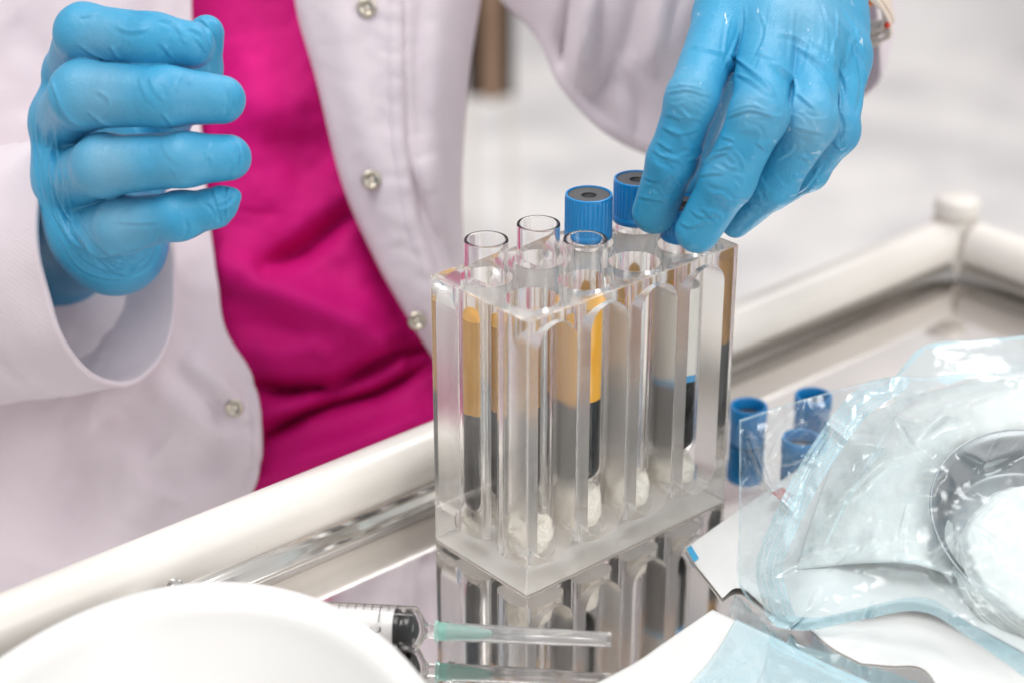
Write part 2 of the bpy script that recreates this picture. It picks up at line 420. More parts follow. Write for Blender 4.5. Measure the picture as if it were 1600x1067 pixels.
def hand_sdf(joint_sets):
    """joint_sets: dict(palm=[chains], fingers=[chains]) of (px, py, Z, r_px)"""
    def world(ch): return [(P(a, b, c), r * c / FPX) for a, b, c, r in ch]
    palm = [world(c) for c in joint_sets['palm']]; fing = [world(c) for c in joint_sets['fingers']]
    kp, kf, kj, ki = joint_sets.get('k', (9.0, 5.0, 2.5, 1.0))
    def chain(p, ch, k):
        d = None
        for (a, ra), (b, rb) in zip(ch[:-1], ch[1:]):
            e = seg_sdf(p, a, b, ra, rb); d = e if d is None else smin(d, e, k)
        return d
    def f(p):
        pd = None
        for c in palm:
            e = chain(p, c, kp); pd = e if pd is None else smin(pd, e, kp)
        out = pd
        for c in fing:
            g = smin(pd, chain(p, c, kj), kf); out = smin(out, g, ki)
        return out
    pts = np.array([q[0] for c in palm + fing for q in c]); rm = max(q[1] for c in palm + fing for q in c) + 2
    return f, pts.min(0) - rm, pts.max(0) + rm
def build_hand(name, js, voxel, wrinkles, stretch, m, parent, fine_seed):
    f, lo, hi = hand_sdf(js)
    n = np.ceil((hi - lo) / voxel).astype(int) + 1
    ax = [lo[i] + np.arange(n[i]) * voxel for i in range(3)]
    B = 6                                              # coarse blocks first, the fine grid only near the surface
    n = (n // B + 1) * B; ax = [lo[i] + np.arange(n[i]) * voxel for i in range(3)]
    nb = n // B; cen = np.stack(np.meshgrid(*[lo[i] + (np.arange(nb[i]) * B + (B - 1) / 2) * voxel for i in range(3)], indexing='ij'), -1)
    fc_ = f(cen.reshape(-1, 3)).reshape(tuple(nb))
    Fv = np.repeat(np.repeat(np.repeat(fc_, B, 0), B, 1), B, 2).astype(np.float32)
    near = np.argwhere(np.abs(Fv) < B * voxel * 1.3)
    for a in range(0, len(near), 400000):
        q = near[a:a + 400000]; Fv[q[:, 0], q[:, 1], q[:, 2]] = f(lo + q * voxel)
    V, F = surface_nets(Fv, lo, voxel)
    def grad(V, e=0.4):
        g = np.stack([f(V + np.eye(3)[k] * e) - f(V - np.eye(3)[k] * e) for k in range(3)], 1)
        return g / (np.linalg.norm(g, axis=1)[:, None] + 1e-9)
    for _ in range(2):
        V = V - f(V)[:, None] * grad(V) * 0.9
    G = grad(V, 0.9)
    x, y, z = project(V)
    facing = np.clip(-(G * (V - CAM)).sum(1) / np.linalg.norm(V - CAM, axis=1) * 2.5 + 0.15, 0, 1)
    h = np.zeros(len(V))
    for wr in wrinkles:
        poly, wd, ht = wr[:3]
        poly = cr(np.asarray(poly, float), max(8, 5 * len(poly)))
        mg = 4.5 * wd; lo_, hi_ = poly.min(0) - mg, poly.max(0) + mg
        s_i = np.nonzero((x > lo_[0]) & (x < hi_[0]) & (y > lo_[1]) & (y < hi_[1]) & (facing > 0))[0]
        if not len(s_i): continue
        d, t, s = poly_dist(x[s_i], y[s_i], poly)
        env = np.clip(np.minimum(t, 1 - t) * 5, 0, 1)
        prof = np.exp(-d / (0.85 * wd)) - 0.55 * np.exp(-((d - 1.6 * wd) / (wd * 0.9)) ** 2) * (s > 0)   # a ridge with a groove along one side
        h[s_i] += ht * prof * facing[s_i] * env
    h += 0.14 * noise(V, 0.11, fine_seed) + 0.06 * noise(V, 0.31, fine_seed + 1)
    V = V + G * h[:, None]
    st = np.zeros(len(V))
    for (sx, sy, sr, sa) in stretch:
        st = np.maximum(st, sa * np.exp(-(((x - sx) ** 2 + (y - sy) ** 2) / sr ** 2)))
    o = mesh_obj(name, V, F, m, parent, origin=V.mean(0))
    set_attr(o, "stretch", st * facing)
    return o

# ================================================================== the setting
def box_uv(u0, u1, v0, v1, z0, z1):
    V = [R(u, v, z) for z in (z0, z1) for (u, v) in ((u0, v0), (u1, v0), (u1, v1), (u0, v1))]
    return V, [(3, 2, 1, 0), (4, 5, 6, 7), (0, 1, 5, 4), (1, 2, 6, 5), (2, 3, 7, 6), (3, 0, 4, 7)]
def box(x0, x1, y0, y1, z0, z1):
    V = [(x, y, z) for z in (z0, z1) for (x, y) in ((x0, y0), (x1, y0), (x1, y1), (x0, y1))]
    return V, [(3, 2, 1, 0), (4, 5, 6, 7), (0, 1, 5, 4), (1, 2, 6, 5), (2, 3, 7, 6), (3, 0, 4, 7)]
FLOOR = -850
tag(mesh_obj("floor", *box(-4000, 4000, -1500, 4000, FLOOR - 40, FLOOR), M['floor'], smooth=False), kind="structure")
tag(mesh_obj("wall", *box(-4000, 4000, 3300, 3400, FLOOR, 2400), M['wall'], smooth=False), kind="structure")

# chair seen between the coat and the sleeve
def bevel_box(name, VF, m, parent, r=4):
    o = mesh_obj(name, *VF, m, parent, smooth=False)
    bm = bmesh.new(); bm.from_mesh(o.data)
    bmesh.ops.bevel(bm, geom=bm.edges[:], offset=r * S, segments=3, affect='EDGES', profile=0.6)
    bm.to_mesh(o.data); bm.free(); o.data.polygons.foreach_set("use_smooth", [True] * len(o.data.polygons))
    return o
c0 = P(765, 60, 1750)
chair = empty("chair", (c0[0], c0[1], FLOOR), "dark brown chair back with a tan upright behind the person's sleeve", "chair")
k = 1750 / FPX
bevel_box("backrest", box(c0[0] - 40 * k, c0[0] + 38 * k, c0[1], c0[1] + 30, c0[2] - 98 * k, c0[2] + 330), M['brown'], chair)
bevel_box("upright", box(c0[0] - 9 * k, c0[0] + 16 * k, c0[1] - 22, c0[1] - 1, c0[2] - 94 * k, c0[2] + 330), M['tan'], chair, 5)
bevel_box("seat", box(c0[0] - 230, c0[0] + 60, c0[1] - 120, c0[1] + 28, c0[2] - 320, c0[2] - 270), M['cream'], chair, 8)
for dx in (-36, 26): bevel_box("back_post", box(c0[0] + dx * k, c0[0] + (dx + 12) * k, c0[1] + 4, c0[1] + 12, c0[2] - 270, c0[2] - 96 * k), M['cream'], chair, 2)
for dx in (-215, 35):
    for dy in (-105, 5):
        bevel_box("leg", box(c0[0] + dx, c0[0] + dx + 22, c0[1] + dy, c0[1] + dy + 22, FLOOR, c0[2] - 321), M['cream'], chair, 3)

# ------------------------------------------------------------------ trolley
RA, RV = 14.0, 76.0                                    # rail axis height and position
UCOR = 322.0
trolley = empty("instrument_trolley", R(0, -80, FLOOR), "white railed trolley with a mirror polished steel tray top", "trolley")
tray = mesh_obj("tray_top", *box_uv(-420, UCOR - 12.5, -330, RV - 10.2, -2.0, 0.0), M['tray'], trolley, smooth=False)
def rail(a, b):
    a, b = np.array(a), np.array(b); d = (b - a) / np.linalg.norm(b - a); ln = np.linalg.norm(b - a)
    V, F = lathe([(10.0, t) for t in np.linspace(0, ln, 24)], 40, a, d)
    close_ends(V, F, 40, 24)
    o = mesh_obj("rail", V, F, M['rail'], trolley); sharp(o); return o
rail(R(-430, RV - 2.0, RA), R(UCOR, RV + 2, RA)); rail(R(UCOR, -340, RA), R(UCOR, RV - 10, RA))
def lip(pts_a, pts_b, nm="tray_lip"):
    A, B = np.array(pts_a), np.array(pts_b); n = len(A)
    V = list(A) + list(B); F = [(i, i + 1, n + i + 1, n + i) for i in range(n - 1)]
    V, F = thicken(V, F, 0.8)
    mesh_obj(nm, V, F, M['steel'] if nm == "tray_lip" else M['rail'], trolley)
prof = [(0.0, 0.0), (0.5, 0.5), (1.4, 2.6), (2.0, 4.2), (2.6, 6.0), (7.0, 8.5)]
lip([R(-420, RV - 10.2 + a, z - 0.6) for a, z in prof], [R(UCOR - 12.5, RV - 10.2 + a, z - 0.6) for a, z in prof])
lip([R(UCOR - 12.5 + a, RV - 10.2, z - 0.6) for a, z in prof], [R(UCOR - 12.5 + a, -330, z - 0.6) for a, z in prof])
cpos = R(UCOR, RV + 2, 0)
V, F = lathe([(0.01, FLOOR), (11.0, FLOOR), (11.0, 20), (10.4, 23.5), (8.0, 24.5), (0.01, 24.5)], 40, cpos)
o = mesh_obj("corner_post", V, F, M['rail'], trolley, origin=cpos); sharp(o)
V, F = lathe([(0.01, 24.5), (9.0, 24.5), (10.0, 25.2), (10.3, 27), (10.2, 30.5), (9.4, 32.2), (7.5, 33), (0.01, 33.1)], 40, cpos)
o = mesh_obj("corner_knob", V, F, M['rail'], trolley, origin=cpos)

# ------------------------------------------------------------------ acrylic rack
AL, BW, HT = 92.7, 47.0, 98.0
HU = [12.5, 34.5, 56.5, 78.5]; HV = [12.0, 34.0]; HR = 8.35
def solid(VF, name="tmp"):
    me = bpy.data.meshes.new(name); me.from_pydata((np.array(VF[0]) * S).tolist(), [], [tuple(f) for f in VF[1]])
    bm = bmesh.new(); bm.from_mesh(me); bmesh.ops.recalc_face_normals(bm, faces=bm.faces[:]); bm.to_mesh(me); bm.free()
    o = bpy.data.objects.new(name, me); COL.objects.link(o); return o
rack = solid(box_uv(0, AL, 0, BW, 0.3, HT), "tube_rack")
bm = bmesh.new(); bm.from_mesh(rack.data)
bmesh.ops.bevel(bm, geom=bm.edges[:], offset=0.55 * S, segments=2, affect='EDGES', profile=0.5); bm.to_mesh(rack.data); bm.free()
cutters = []
for v in HV:
    for u in HU:
        Vc, Fc = lathe([(HR, 8.0), (HR, HT + 3)], 64, R(u, v, 0)); close_ends(Vc, Fc, 64, 2); cutters.append(solid((Vc, Fc), "bore"))
        r, z0, z1 = 8.1, 9.0, 94.0
        prof2 = [(r * math.cos(a), z1 - r + r * math.sin(a)) for a in np.linspace(0, math.pi, 24)] + [(r * math.cos(a), z0 + r + r * math.sin(a)) for a in np.linspace(math.pi, 2 * math.pi, 24)]
        va, vb = (-2, v) if v < 20 else (v, BW + 2)
        n = len(prof2); Vc = [R(u + a, va, z) for a, z in prof2] + [R(u + a, vb, z) for a, z in prof2]
        Fc = [tuple(range(n)), tuple(range(2 * n - 1, n - 1, -1))] + [(i, i + n, (i + 1) % n + n, (i + 1) % n) for i in range(n)]
        cutters.append(solid((Vc, Fc), "slot"))
for c in cutters:
    md = rack.modifiers.new("cut", 'BOOLEAN'); md.operation = 'DIFFERENCE'; md.object = c; md.solver = 'EXACT'
dg = bpy.context.evaluated_depsgraph_get()
me = bpy.data.meshes.new_from_object(rack.evaluated_get(dg)); rack.modifiers.clear(); rack.data = me
for c in cutters: bpy.data.objects.remove(c, do_unlink=True)
me.materials.clear()
for x in ('acrylic', 'machined', 'bore', 'frosted'): me.materials.append(M[x])
for p in me.polygons:
    c = np.array(p.center) / S; u = c[0] * CU + c[1] * SU; v = -c[0] * SU + c[1] * CU
    outer = min(u, AL - u, v, BW - v, c[2] - 0.3, HT - c[2]) < 0.6
    d = min(abs(math.hypot(u - a, v - b) - HR) for a in HU for b in HV)
    nn = np.array(p.normal); tilt = max(abs(nn @ R(1, 0)), abs(nn @ R(0, 1)), abs(nn[2])) < 0.98
    p.material_index = (3 if (c[2] < 0.6 and nn[2] < -0.9) else (1 if tilt else 0)) if outer else (2 if d < 0.12 else 1)
    p.use_smooth = False
bm = bmesh.new(); bm.from_mesh(me)
for f in bm.faces: f.smooth = f.material_index in (1, 2)
for e in bm.edges:
    if len(e.link_faces) == 2 and (e.calc_face_angle(0) > math.radians(25)): e.smooth = False
bm.to_mesh(me); bm.free()
tag(rack, "clear acrylic block rack with eight bored holes standing on the steel tray", "tube rack")

# ------------------------------------------------------------------ tubes in the rack
def cap_parts(parent, base, z0, z1, septum=True):
    """ribbed blue cap with a grey rubber top that has a dimple"""
    ridge = lambda r, h, a: r + (0.22 * max(0.0, math.cos(a * 36)) if (z0 + 2.6 < h < z1 - 1.2) else 0.0)
    hs = [z0 + 2.7] + list(np.linspace(z0 + 3.2, z1 - 1.7, 4)) + [z1 - 1.25]
    pr = [(7.1, z0 + 0.3), (7.7, z0), (7.95, z0 + 0.25), (7.95, z0 + 2.0), (7.7, z0 + 2.4)] + [(7.65, h) for h in hs] + [(7.75, z1 - 0.8), (7.7, z1 - 0.15), (7.45, z1), (7.1, z1), (6.95, z1 - 0.35), (6.9, z1 - 1.2), (0.01, z1 - 1.2), (0.01, z0 + 0.3)]
    V, F = lathe(pr, 216, base, radial=ridge)
    cp = mesh_obj("cap", V, F, M['cap'], parent, origin=np.array(base) + (0, 0, z0)); sharp(cp, 50)
    if septum:
        V, F = lathe([(6.85, z1 - 1.15), (6.85, z1 - 0.5), (6.6, z1 - 0.35), (2.9, z1 - 0.4), (2.5, z1 - 0.6)], 48, base)
        sp = mesh_obj("septum", V, F, M['rubber'], cp, origin=np.array(base) + (0, 0, z1 - 1)); sharp(sp, 40)
        V, F = lathe([(2.5, z1 - 0.6), (2.4, z1 - 1.1), (0.01, z1 - 1.15)], 32, base)
        mesh_obj("dimple", V, F, M['pit'], cp, origin=np.array(base) + (0, 0, z1 - 1))
    return cp
def dome(r, z, n=8):
    return [(max(0.01, r * math.sin(a)), z + r - r * math.cos(a)) for a in np.linspace(0, math.pi / 2, n)]
def test_tube(u, v, z0, z1, label, blood=None, plasma=None, gel=None, serum=None, cap=None, lean=0.0):
    base = R(u, v, 0)
    t = empty("test_tube", base + (0, 0, z0), label, "test tube", "blood tubes in the acrylic rack")
    ro, ri = 7.0, 6.05
    inner = [(r, z) for r, z in dome(ri, z0 + 1.0, 12)]
    pr = dome(ro, z0, 12) + [(ro, z0 + ro + 1), (ro, z1 - 1.2), (ro, z1 - 0.7), (ro, z1 - 0.35), (ro - 0.15, z1 - 0.05), (ro - 0.45, z1), (ri + 0.12, z1 - 0.1), (ri, z1 - 0.4), (ri, z1 - 0.75), (ri, z1 - 1.2), (ri, z0 + ri + 2)] + inner[::-1]
    V, F = lathe(pr, 56, base); mesh_obj("tube_wall", V, F, M['glass'], t, origin=base + (0, 0, z0))
    g = 0.12
    def fill(nm, a, b, mm):
        rr = ri - g
        pr = (dome(rr, z0 + 1.0 + g) if a is None else [(0.01, a), (rr, a)]) + [(rr, b), (0.01, b)]
        V, F = lathe(pr, 48, base); V = np.array(V); ang = np.arctan2(V[:, 1] - base[1], V[:, 0] - base[0]); rad = np.hypot(V[:, 0] - base[0], V[:, 1] - base[1]) / rr
        for zz, sd_ in ((a, 3), (b, 3)):
            if zz is not None and not (nm in ("plasma", "serum") and zz == b):
                kk = np.exp(-np.abs(V[:, 2] - zz) / 0.2) * rad; ph = z0 * 1.7
                V[:, 2] += kk * (0.45 * np.sin(ang + ph) + 0.22 * np.sin(3 * ang + 2 * ph) + 0.12 * np.sin(7 * ang + ph))
        o = mesh_obj(nm, V, F, mm, t, origin=base + (0, 0, z0)); sharp(o, 50)
    if blood: fill("blood", None, blood, M['blood'])
    if gel: fill("separator_gel", blood + 0.05, gel, M['gel'])
    if plasma: fill("plasma", (gel or blood) + 0.05, plasma, M['plasma'])
    if serum: fill("serum", (gel or blood) + 0.05, serum, M['serum'])
    if cap: cap_parts(t, base, *cap)
    return t
test_tube(HU[0], HV[1], 13, 111, "open tube in the back corner hole nearest the person, amber above dark blood", 51.6, 85.5)
test_tube(HU[1], HV[1], 15, 110.5, "open tube in the back row between the first open tube and the capped tube", 50, 80)
test_tube(HU[2], HV[1], 16, 106, "blue capped tube standing clear of the fingers in the back row", 50, 84, cap=(100, 115))
test_tube(HU[3], HV[1], 16, 106, "blue capped tube in the back row partly covered by the index fingertip", 52, 84, cap=(100, 115))
test_tube(HU[1], HV[0], 25, 112, "open tube standing in the front row between two empty holes", 57.5, 91)
test_tube(HU[3] + 0.6, HV[0], 20, 108, "tube with blue gel layer under the middle fingertip at the front row's end", 49, None, 51.5, 84, cap=(100.5, 112.5))

# gauze wads in the holes
def gauze_wad(u, v, z0, z1, label, seed):
    b = R(u, v, 0); rng = np.random.RandomState(seed)
    V, F = lathe([(max(0.01, 7.3 * math.sin(a) ** 0.4), (z0 + z1) / 2 - (z1 - z0) / 2 * math.cos(a)) for a in np.linspace(0.02, math.pi - 0.02, 26)], 48, (0, 0, 0))
    V = np.array(V); n = V - [0, 0, (z0 + z1) / 2]; n /= np.linalg.norm(n, axis=1)[:, None]
    d = 0.8 * noise(V, 0.35, seed) + 0.5 * noise(V, 0.9, seed + 5)
    V = V + n * (np.minimum(d, 0.5) - 0.4)[:, None]; V[:, 2] = np.maximum(V[:, 2], z0)
    parts = [(V, F)]
    for k in range(16):
        a0 = rng.rand() * 6.28; c = np.array([4.8 * math.cos(a0), 4.8 * math.sin(a0), z1 - rng.rand() * (z1 - z0) * 0.7])
        pts = [c + rng.randn(3) * [1.0, 1.0, 1.3] for _ in range(5)]
        pts = np.array(pts); rr = np.hypot(pts[:, 0], pts[:, 1]); pts[:, :2] *= np.minimum(1, 7.2 / rr)[:, None]; pts[:, 2] = np.clip(pts[:, 2], z0 + 0.5, z1 + 2)
        parts.append(tube_path(cr(pts, 20), 0.16, 5))
    V, F = merge(*parts)
    V = np.array(V) + b
    tag(mesh_obj("gauze_wad", V, F, M['gauze'], origin=b + (0, 0, z0)), label, "gauze wad", "gauze wads in the rack holes")
gauze_wad(HU[0], HV[1], 8.1, 12.6, "white gauze wad under the open tube in the rack's back corner", 11)
gauze_wad(HU[1], HV[1], 8.1, 14.6, "white gauze wad under the second open tube of the back row", 12)
gauze_wad(HU[2], HV[1], 8.1, 15.6, "white gauze wad under the uncovered blue capped tube", 13)
gauze_wad(HU[3], HV[1], 8.1, 15.6, "white gauze wad under the capped tube behind the fingers", 14)
gauze_wad(HU[0], HV[0], 8.1, 21, "white gauze wad in the empty hole at the rack's front corner", 15)
gauze_wad(HU[1], HV[0], 8.1, 24.6, "tall white gauze wad under the front row's open tube", 16)
gauze_wad(HU[2], HV[0], 8.1, 21, "white gauze wad with a loose thread loop in the empty third front hole", 17)
gauze_wad(HU[3], HV[0], 8.1, 19.6, "white gauze wad under the tube with the blue gel layer", 18)

# ------------------------------------------------------------------ loose caps on the tray
def loose_cap(px, py, label):
    b = Q(px, py, 15.0); b[2] = 0.3
    pr = [(0.01, 0), (6.3, 0), (6.6, 0.4), (6.6, 8.2), (6.95, 8.8), (7.0, 14.6), (6.8, 15.0), (5.9, 15.0), (5.6, 14.6), (5.6, 9.0), (0.01, 9.0)]
    t = empty("blue_stopper", b, label, "tube stopper", "loose blue caps on the tray")
    V, F = lathe(pr, 64, b); o = mesh_obj("cap_shell", V, F, M['cap'], t, origin=b); sharp(o, 40)
    V, F = lathe([(5.5, 9.05), (5.5, 10.8), (4.0, 11.2), (0.01, 11.0)], 40, b); mesh_obj("rubber_plug", V, F, M['rubber'], t, origin=b)
loose_cap(1170, 634, "upturned hollow blue tube stopper on the tray right beside the acrylic rack")
loose_cap(1271, 618, "upturned hollow blue tube stopper rearmost on the tray, half behind the film")
loose_cap(1252, 684, "upturned hollow blue tube stopper seen wholly through the clear pouch film")

# ------------------------------------------------------------------ white bowl
bc = np.array([-91.5, -163.0, 0.0]); BR = 61.5
pr = [(0.01, 0.3), (42, 0.3), (46, 1.5), (55, 20), (58, 27.5), (60, 29.0), (61.3, 29.4), (61.5, 30.2), (60.6, 31.0), (57.8, 30.6), (55.6, 28.6), (53, 22), (45, 5), (41, 3), (0.01, 2.8)]
V, F = lathe(cr(np.array(pr), 60).tolist(), 160, (0, 0, 0)); V = np.array(V) * [78 / 61.5, 125 / 61.5, 1]; V = V + bc; V[:, 2] = np.maximum(V[:, 2], 0.3)
tag(mesh_obj("bowl", V, F, M['white_plastic'], origin=bc), "large oval white plastic bowl in front of the syringe at the tray's near corner", "bowl")

# ------------------------------------------------------------------ syringe
h_ax = 7.5
sa, sb = Q(655, 984, h_ax), Q(955, 999, h_ax); sd = (sb - sa) / np.linalg.norm(sb - sa)
mmp = np.linalg.norm(sb - sa) / 300.0
sx = lambda px: (px - 655) * mmp
sy = empty("syringe", sa, "clear syringe with mint green hub and capped needle lying on the tray", "syringe")
upv = np.array([0, 0, 1.0]); sidev = np.cross(sd, upv); sidev /= np.linalg.norm(sidev)      # towards the camera
Rb = 7.3
pr = [(Rb, -78), (Rb, sx(648)), (Rb - 0.5, sx(652)), (3.0, sx(664)), (2.3, sx(667)), (2.2, sx(684)), (1.3, sx(684)), (1.3, sx(664)), (Rb - 1.3, sx(651)), (Rb - 0.8, sx(646)), (Rb - 0.8, -78)]
V, F = lathe(pr, 64, sa, sd, closed=True); barrel = mesh_obj("barrel", V, F, M['glass'], sy, origin=sa); sharp(barrel, 40)
ri = Rb - 0.95
pr = [(0.01, sx(617)), (ri, sx(617)), (ri, sx(624)), (ri - 1.1, sx(626)), (ri - 1.1, sx(632)), (ri, sx(634)), (ri, sx(641)), (ri - 0.6, sx(643)), (2.0, sx(653)), (0.01, sx(655))]
V, F = lathe(pr, 56, sa, sd); o = mesh_obj("plunger_stopper", V, F, M['black'], sy, origin=sa); sharp(o, 40)
V, F = lathe([(0.01, -120), (6.25, -120), (6.25, sx(616)), (0.01, sx(615))], 48, sa, sd); o = mesh_obj("plunger_rod", V, F, M['plunger'], sy, origin=sa); sharp(o, 40)
V, F = lathe([(Rb + 0.05, -78), (12, -78), (12, -76), (Rb + 0.05, -76)], 48, sa, sd, closed=True); V = np.array(V); V[:, 2] = np.maximum(V[:, 2], 0.3)
o = mesh_obj("finger_flange", V, F, M['glass'], sy, origin=sa); sharp(o, 40)
V, F = lathe([(1.35, sx(669)), (3.0, sx(680)), (3.3, sx(680.5)), (3.3, sx(684)), (2.8, sx(686)), (2.75, sx(696)), (2.0, sx(745)), (1.1, sx(766)), (0.45, sx(768)), (0.01, sx(768))][1:], 40, sa, sd)
o = mesh_obj("needle_hub", V, F, M['hub'], sy, origin=sa); sharp(o, 40)
V, F = tube_path([sa + sd * sx(760), sa + sd * sx(850), sa + sd * sx(936)], 0.28, 10); mesh_obj("needle", V, F, M['steel'], sy, origin=sa)
pr = [(2.95, sx(699)), (3.5, sx(699)), (3.5, sx(709)), (2.95, sx(710)), (2.85, sx(711)), (2.55, sx(890)), (2.35, sx(892)), (2.3, sx(953)), (2.1, sx(955.5)), (0.01, sx(955.5)), (0.01, sx(948)), (1.7, sx(947)), (1.95, sx(888)), (2.25, sx(760)), (2.55, sx(712)), (2.85, sx(699))]
V, F = lathe(pr, 48, sa, sd); o = mesh_obj("needle_sheath", V, F, M['sheath'], sy, origin=sa); sharp(o, 40)
def on_barrel(s, ang, r=Rb + 0.06):                   # ang measured from the top towards the camera
    return sa + sd * s + (upv * math.cos(ang) + sidev * math.sin(ang)) * r
V, F = [], []
def strip(s0, s1, a0, a1, n=8):
    o = len(V)
    for i in range(n + 1):
        a = math.radians(a0 + (a1 - a0) * i / n); V.extend([on_barrel(s0, a), on_barrel(s1, a)])
    for i in range(n): F.append((o + 2 * i, o + 2 * i + 1, o + 2 * i + 3, o + 2 * i + 2))
for i in range(-8, 4):
    c = sx(595) + i * sx(655 + 13); lng = (i % 5 == 0)
    if c < sx(629): strip(c - 0.14, c + 0.14, -20, 42 if lng else 8)
gm = mesh_obj("graduation_marks", V, F, M['ink'], barrel, origin=sa)
fc = bpy.data.curves.new("numeral", 'FONT'); fc.body = "2"; fc.size = 1.0; fo = bpy.data.objects.new("numeral", fc); COL.objects.link(fo)
dg = bpy.context.evaluated_depsgraph_get(); tm = bpy.data.meshes.new_from_object(fo.evaluated_get(dg)); bpy.data.objects.remove(fo, do_unlink=True)
tv = np.array([v.co[:] for v in tm.vertices]); tf = [tuple(p.vertices) for p in tm.polygons]
tv[:, 1] -= tv[:, 1].mean(); tv[:, 0] -= tv[:, 0].mean(); hh = np.ptp(tv[:, 1]); sc_t = 3.4 / hh
V = [on_barrel(sx(594) + y * sc_t, math.radians(60) + x * sc_t / Rb, Rb + 0.08) for x, y, _ in tv]
mesh_obj("numeral", V, tf, M['ink'], barrel, smooth=False, origin=sa)

# ------------------------------------------------------------------ pouches, dish and paper on the right
def sheet(name, rows, m, parent=None, thick=0.25, nv=60, nu=80, **kw):
    V, F, x, y = patch(rows, nv, nu, mode='h', **kw)
    n = len(V); V2, F2 = thicken(V, F, thick)
    V2 = np.array(V2); V2[:, 2] = np.maximum(V2[:, 2], 0.15 if kw.get('lo') is None else kw['lo'])
    o = mesh_obj(name, V2, F2, m, parent, origin=V.mean(0))
    return o, np.concatenate([x, x]), np.concatenate([y, y])
film_rows = [
 [(1155, 655, 40), (1260, 622, 44), (1385, 590, 50), (1450, 588, 52), (1530, 580, 52), (1640, 555, 50)],
 [(1155, 740, 26), (1262, 718, 36), (1390, 690, 46), (1450, 665, 51), (1530, 650, 51), (1640, 640, 49)],
 [(1155, 830, 12), (1252, 815, 28), (1370, 795, 40), (1450, 770, 48), (1530, 760, 50), (1640, 750, 49)],
 [(1156, 915, 2), (1215, 912, 15), (1330, 895, 26), (1440, 880, 38), (1530, 880, 42), (1640, 890, 42)],
 [(1215, 980, 1.5), (1265, 984, 3), (1345, 968, 7), (1440, 955, 14), (1520, 1000, 14), (1640, 1085, 10)]]
seals = [([(1400, 592), (1335, 640), (1275, 725), (1235, 800), (1203, 880), (1210, 930), (1225, 975)], 22, 0.85),
         ([(1215, 975), (1280, 980), (1350, 965), (1440, 948), (1505, 985), (1640, 1062)], 17, 1.0),
         ([(1156, 655), (1156, 915)], 2.5, 0.5), ([(1156, 657), (1260, 623), (1385, 592), (1480, 590), (1640, 553)], 3, 0.5),
         ([(1480, 588), (1560, 560), (1640, 540)], 14, 0.8), ([(1156, 915), (1180, 950), (1216, 978)], 4, 0.9),
         ([(1380, 700), (1330, 770), (1290, 850)], 3, 0.6), ([(1560, 930), (1480, 890), (1400, 870)], 3, 0.4), ([(1400, 650), (1370, 700), (1345, 740)], 2.5, 0.6)]
film_folds = [([(1390, 640), (1440, 660), (1520, 640)], 12, 5), ([(1460, 700), (1380, 720), (1300, 790)], 9, 4), ([(1500, 950), (1440, 890), (1330, 880)], 10, 4),
              ([(1170, 680), (1200, 760), (1240, 800)], 7, 4), ([(1560, 610), (1480, 640), (1420, 700)], 8, 4), ([(1600, 700), (1540, 720), (1500, 700)], 9, 4),
              ([(1280, 650), (1330, 690), (1400, 700)], 8, 3), ([(1600, 960), (1540, 920), (1500, 900)], 8, 4), ([(1200, 900), (1280, 860), (1400, 840)], 10, 4)]
rng = np.random.RandomState(77)
for i in range(40):
    a = np.array([1160 + rng.rand() * 470, 620 + rng.rand() * 350]); d = np.array([math.cos(2.3 + rng.randn() * 0.8), math.sin(2.3 + rng.randn() * 0.8)]) * (30 + rng.rand() * 90)
    film_folds.append(([a, a + d * 0.5 + rng.randn(2) * 5, a + d], 2.5 + rng.rand() * 3, (0.7 + rng.rand() * 1.1) * rng.choice([1, -1])))
def crumple(x, y):
    q = np.stack([x, y, 0 * x], 1)
    a = np.abs(noise(q, 0.011, 51)); b = np.abs(noise(q, 0.024, 52)); c = np.abs(noise(q, 0.05, 53))
    return -(2.2 * a + 1.3 * b + 0.5 * c) + 1.2
pouch = empty("sterilization_pouch", Q(1380, 850, 0), "crumpled clear blue film pouch with white backing over the steel dish", "pouch")
o, fx, fy = sheet("film", film_rows, M['film'], pouch, 0.08, 240, 320, folds=film_folds, extra=crumple)
sm = np.zeros(len(fx))
for poly, wd, amt in seals:
    d, t, s = poly_dist(fx, fy, cr(np.array(poly, float), 30)); a = np.clip((wd - d) / 2.0, 0, 1) * amt
    if wd > 20: a *= np.where((np.abs(d - 6) < 1.2) | (np.abs(d - 14) < 1.2), 0.45, 1)
    sm = np.maximum(sm, a)
set_attr(o, "seal", sm)
# a second, flatter flap of film behind
flap = [[(1395, 592, 44), (1445, 540, 44), (1530, 532, 42), (1640, 520, 40)], [(1400, 640, 30), (1470, 600, 36), (1540, 590, 38), (1640, 580, 38)]]
o, fx, fy = sheet("film_flap", flap, M['film'], pouch, 0.08, 40, 70, extra=lambda x, y: 0.5 * crumple(x, y))
d, t, s = poly_dist(fx, fy, [(1395, 592), (1445, 540), (1530, 532), (1640, 520)]); set_attr(o, "seal", np.clip((5 - d) / 2, 0, 1) * 0.8 + 0.25)
back_rows = [
 [(1071, 857, 0.4), (1155, 797, 3), (1280, 712, 12), (1400, 640, 18), (1500, 600, 20), (1640, 575, 20)],
 [(1085, 880, 0.4), (1160, 838, 2.5), (1285, 790, 12), (1400, 730, 18), (1500, 690, 18), (1640, 660, 18)],
 [(1105, 905, 0.4), (1165, 880, 1.8), (1290, 860, 9), (1400, 820, 12), (1500, 800, 10), (1640, 790, 10)],
 [(1128, 934, 0.4), (1160, 920, 0.9), (1235, 972, 0.8), (1345, 955, 4), (1450, 945, 7), (1640, 1040, 6)]]
bk, fx, fy = sheet("paper_backing", back_rows, M['paper'], pouch, 0.3, 70, 110, amp=0.5, nscale=0.012, seed=61)
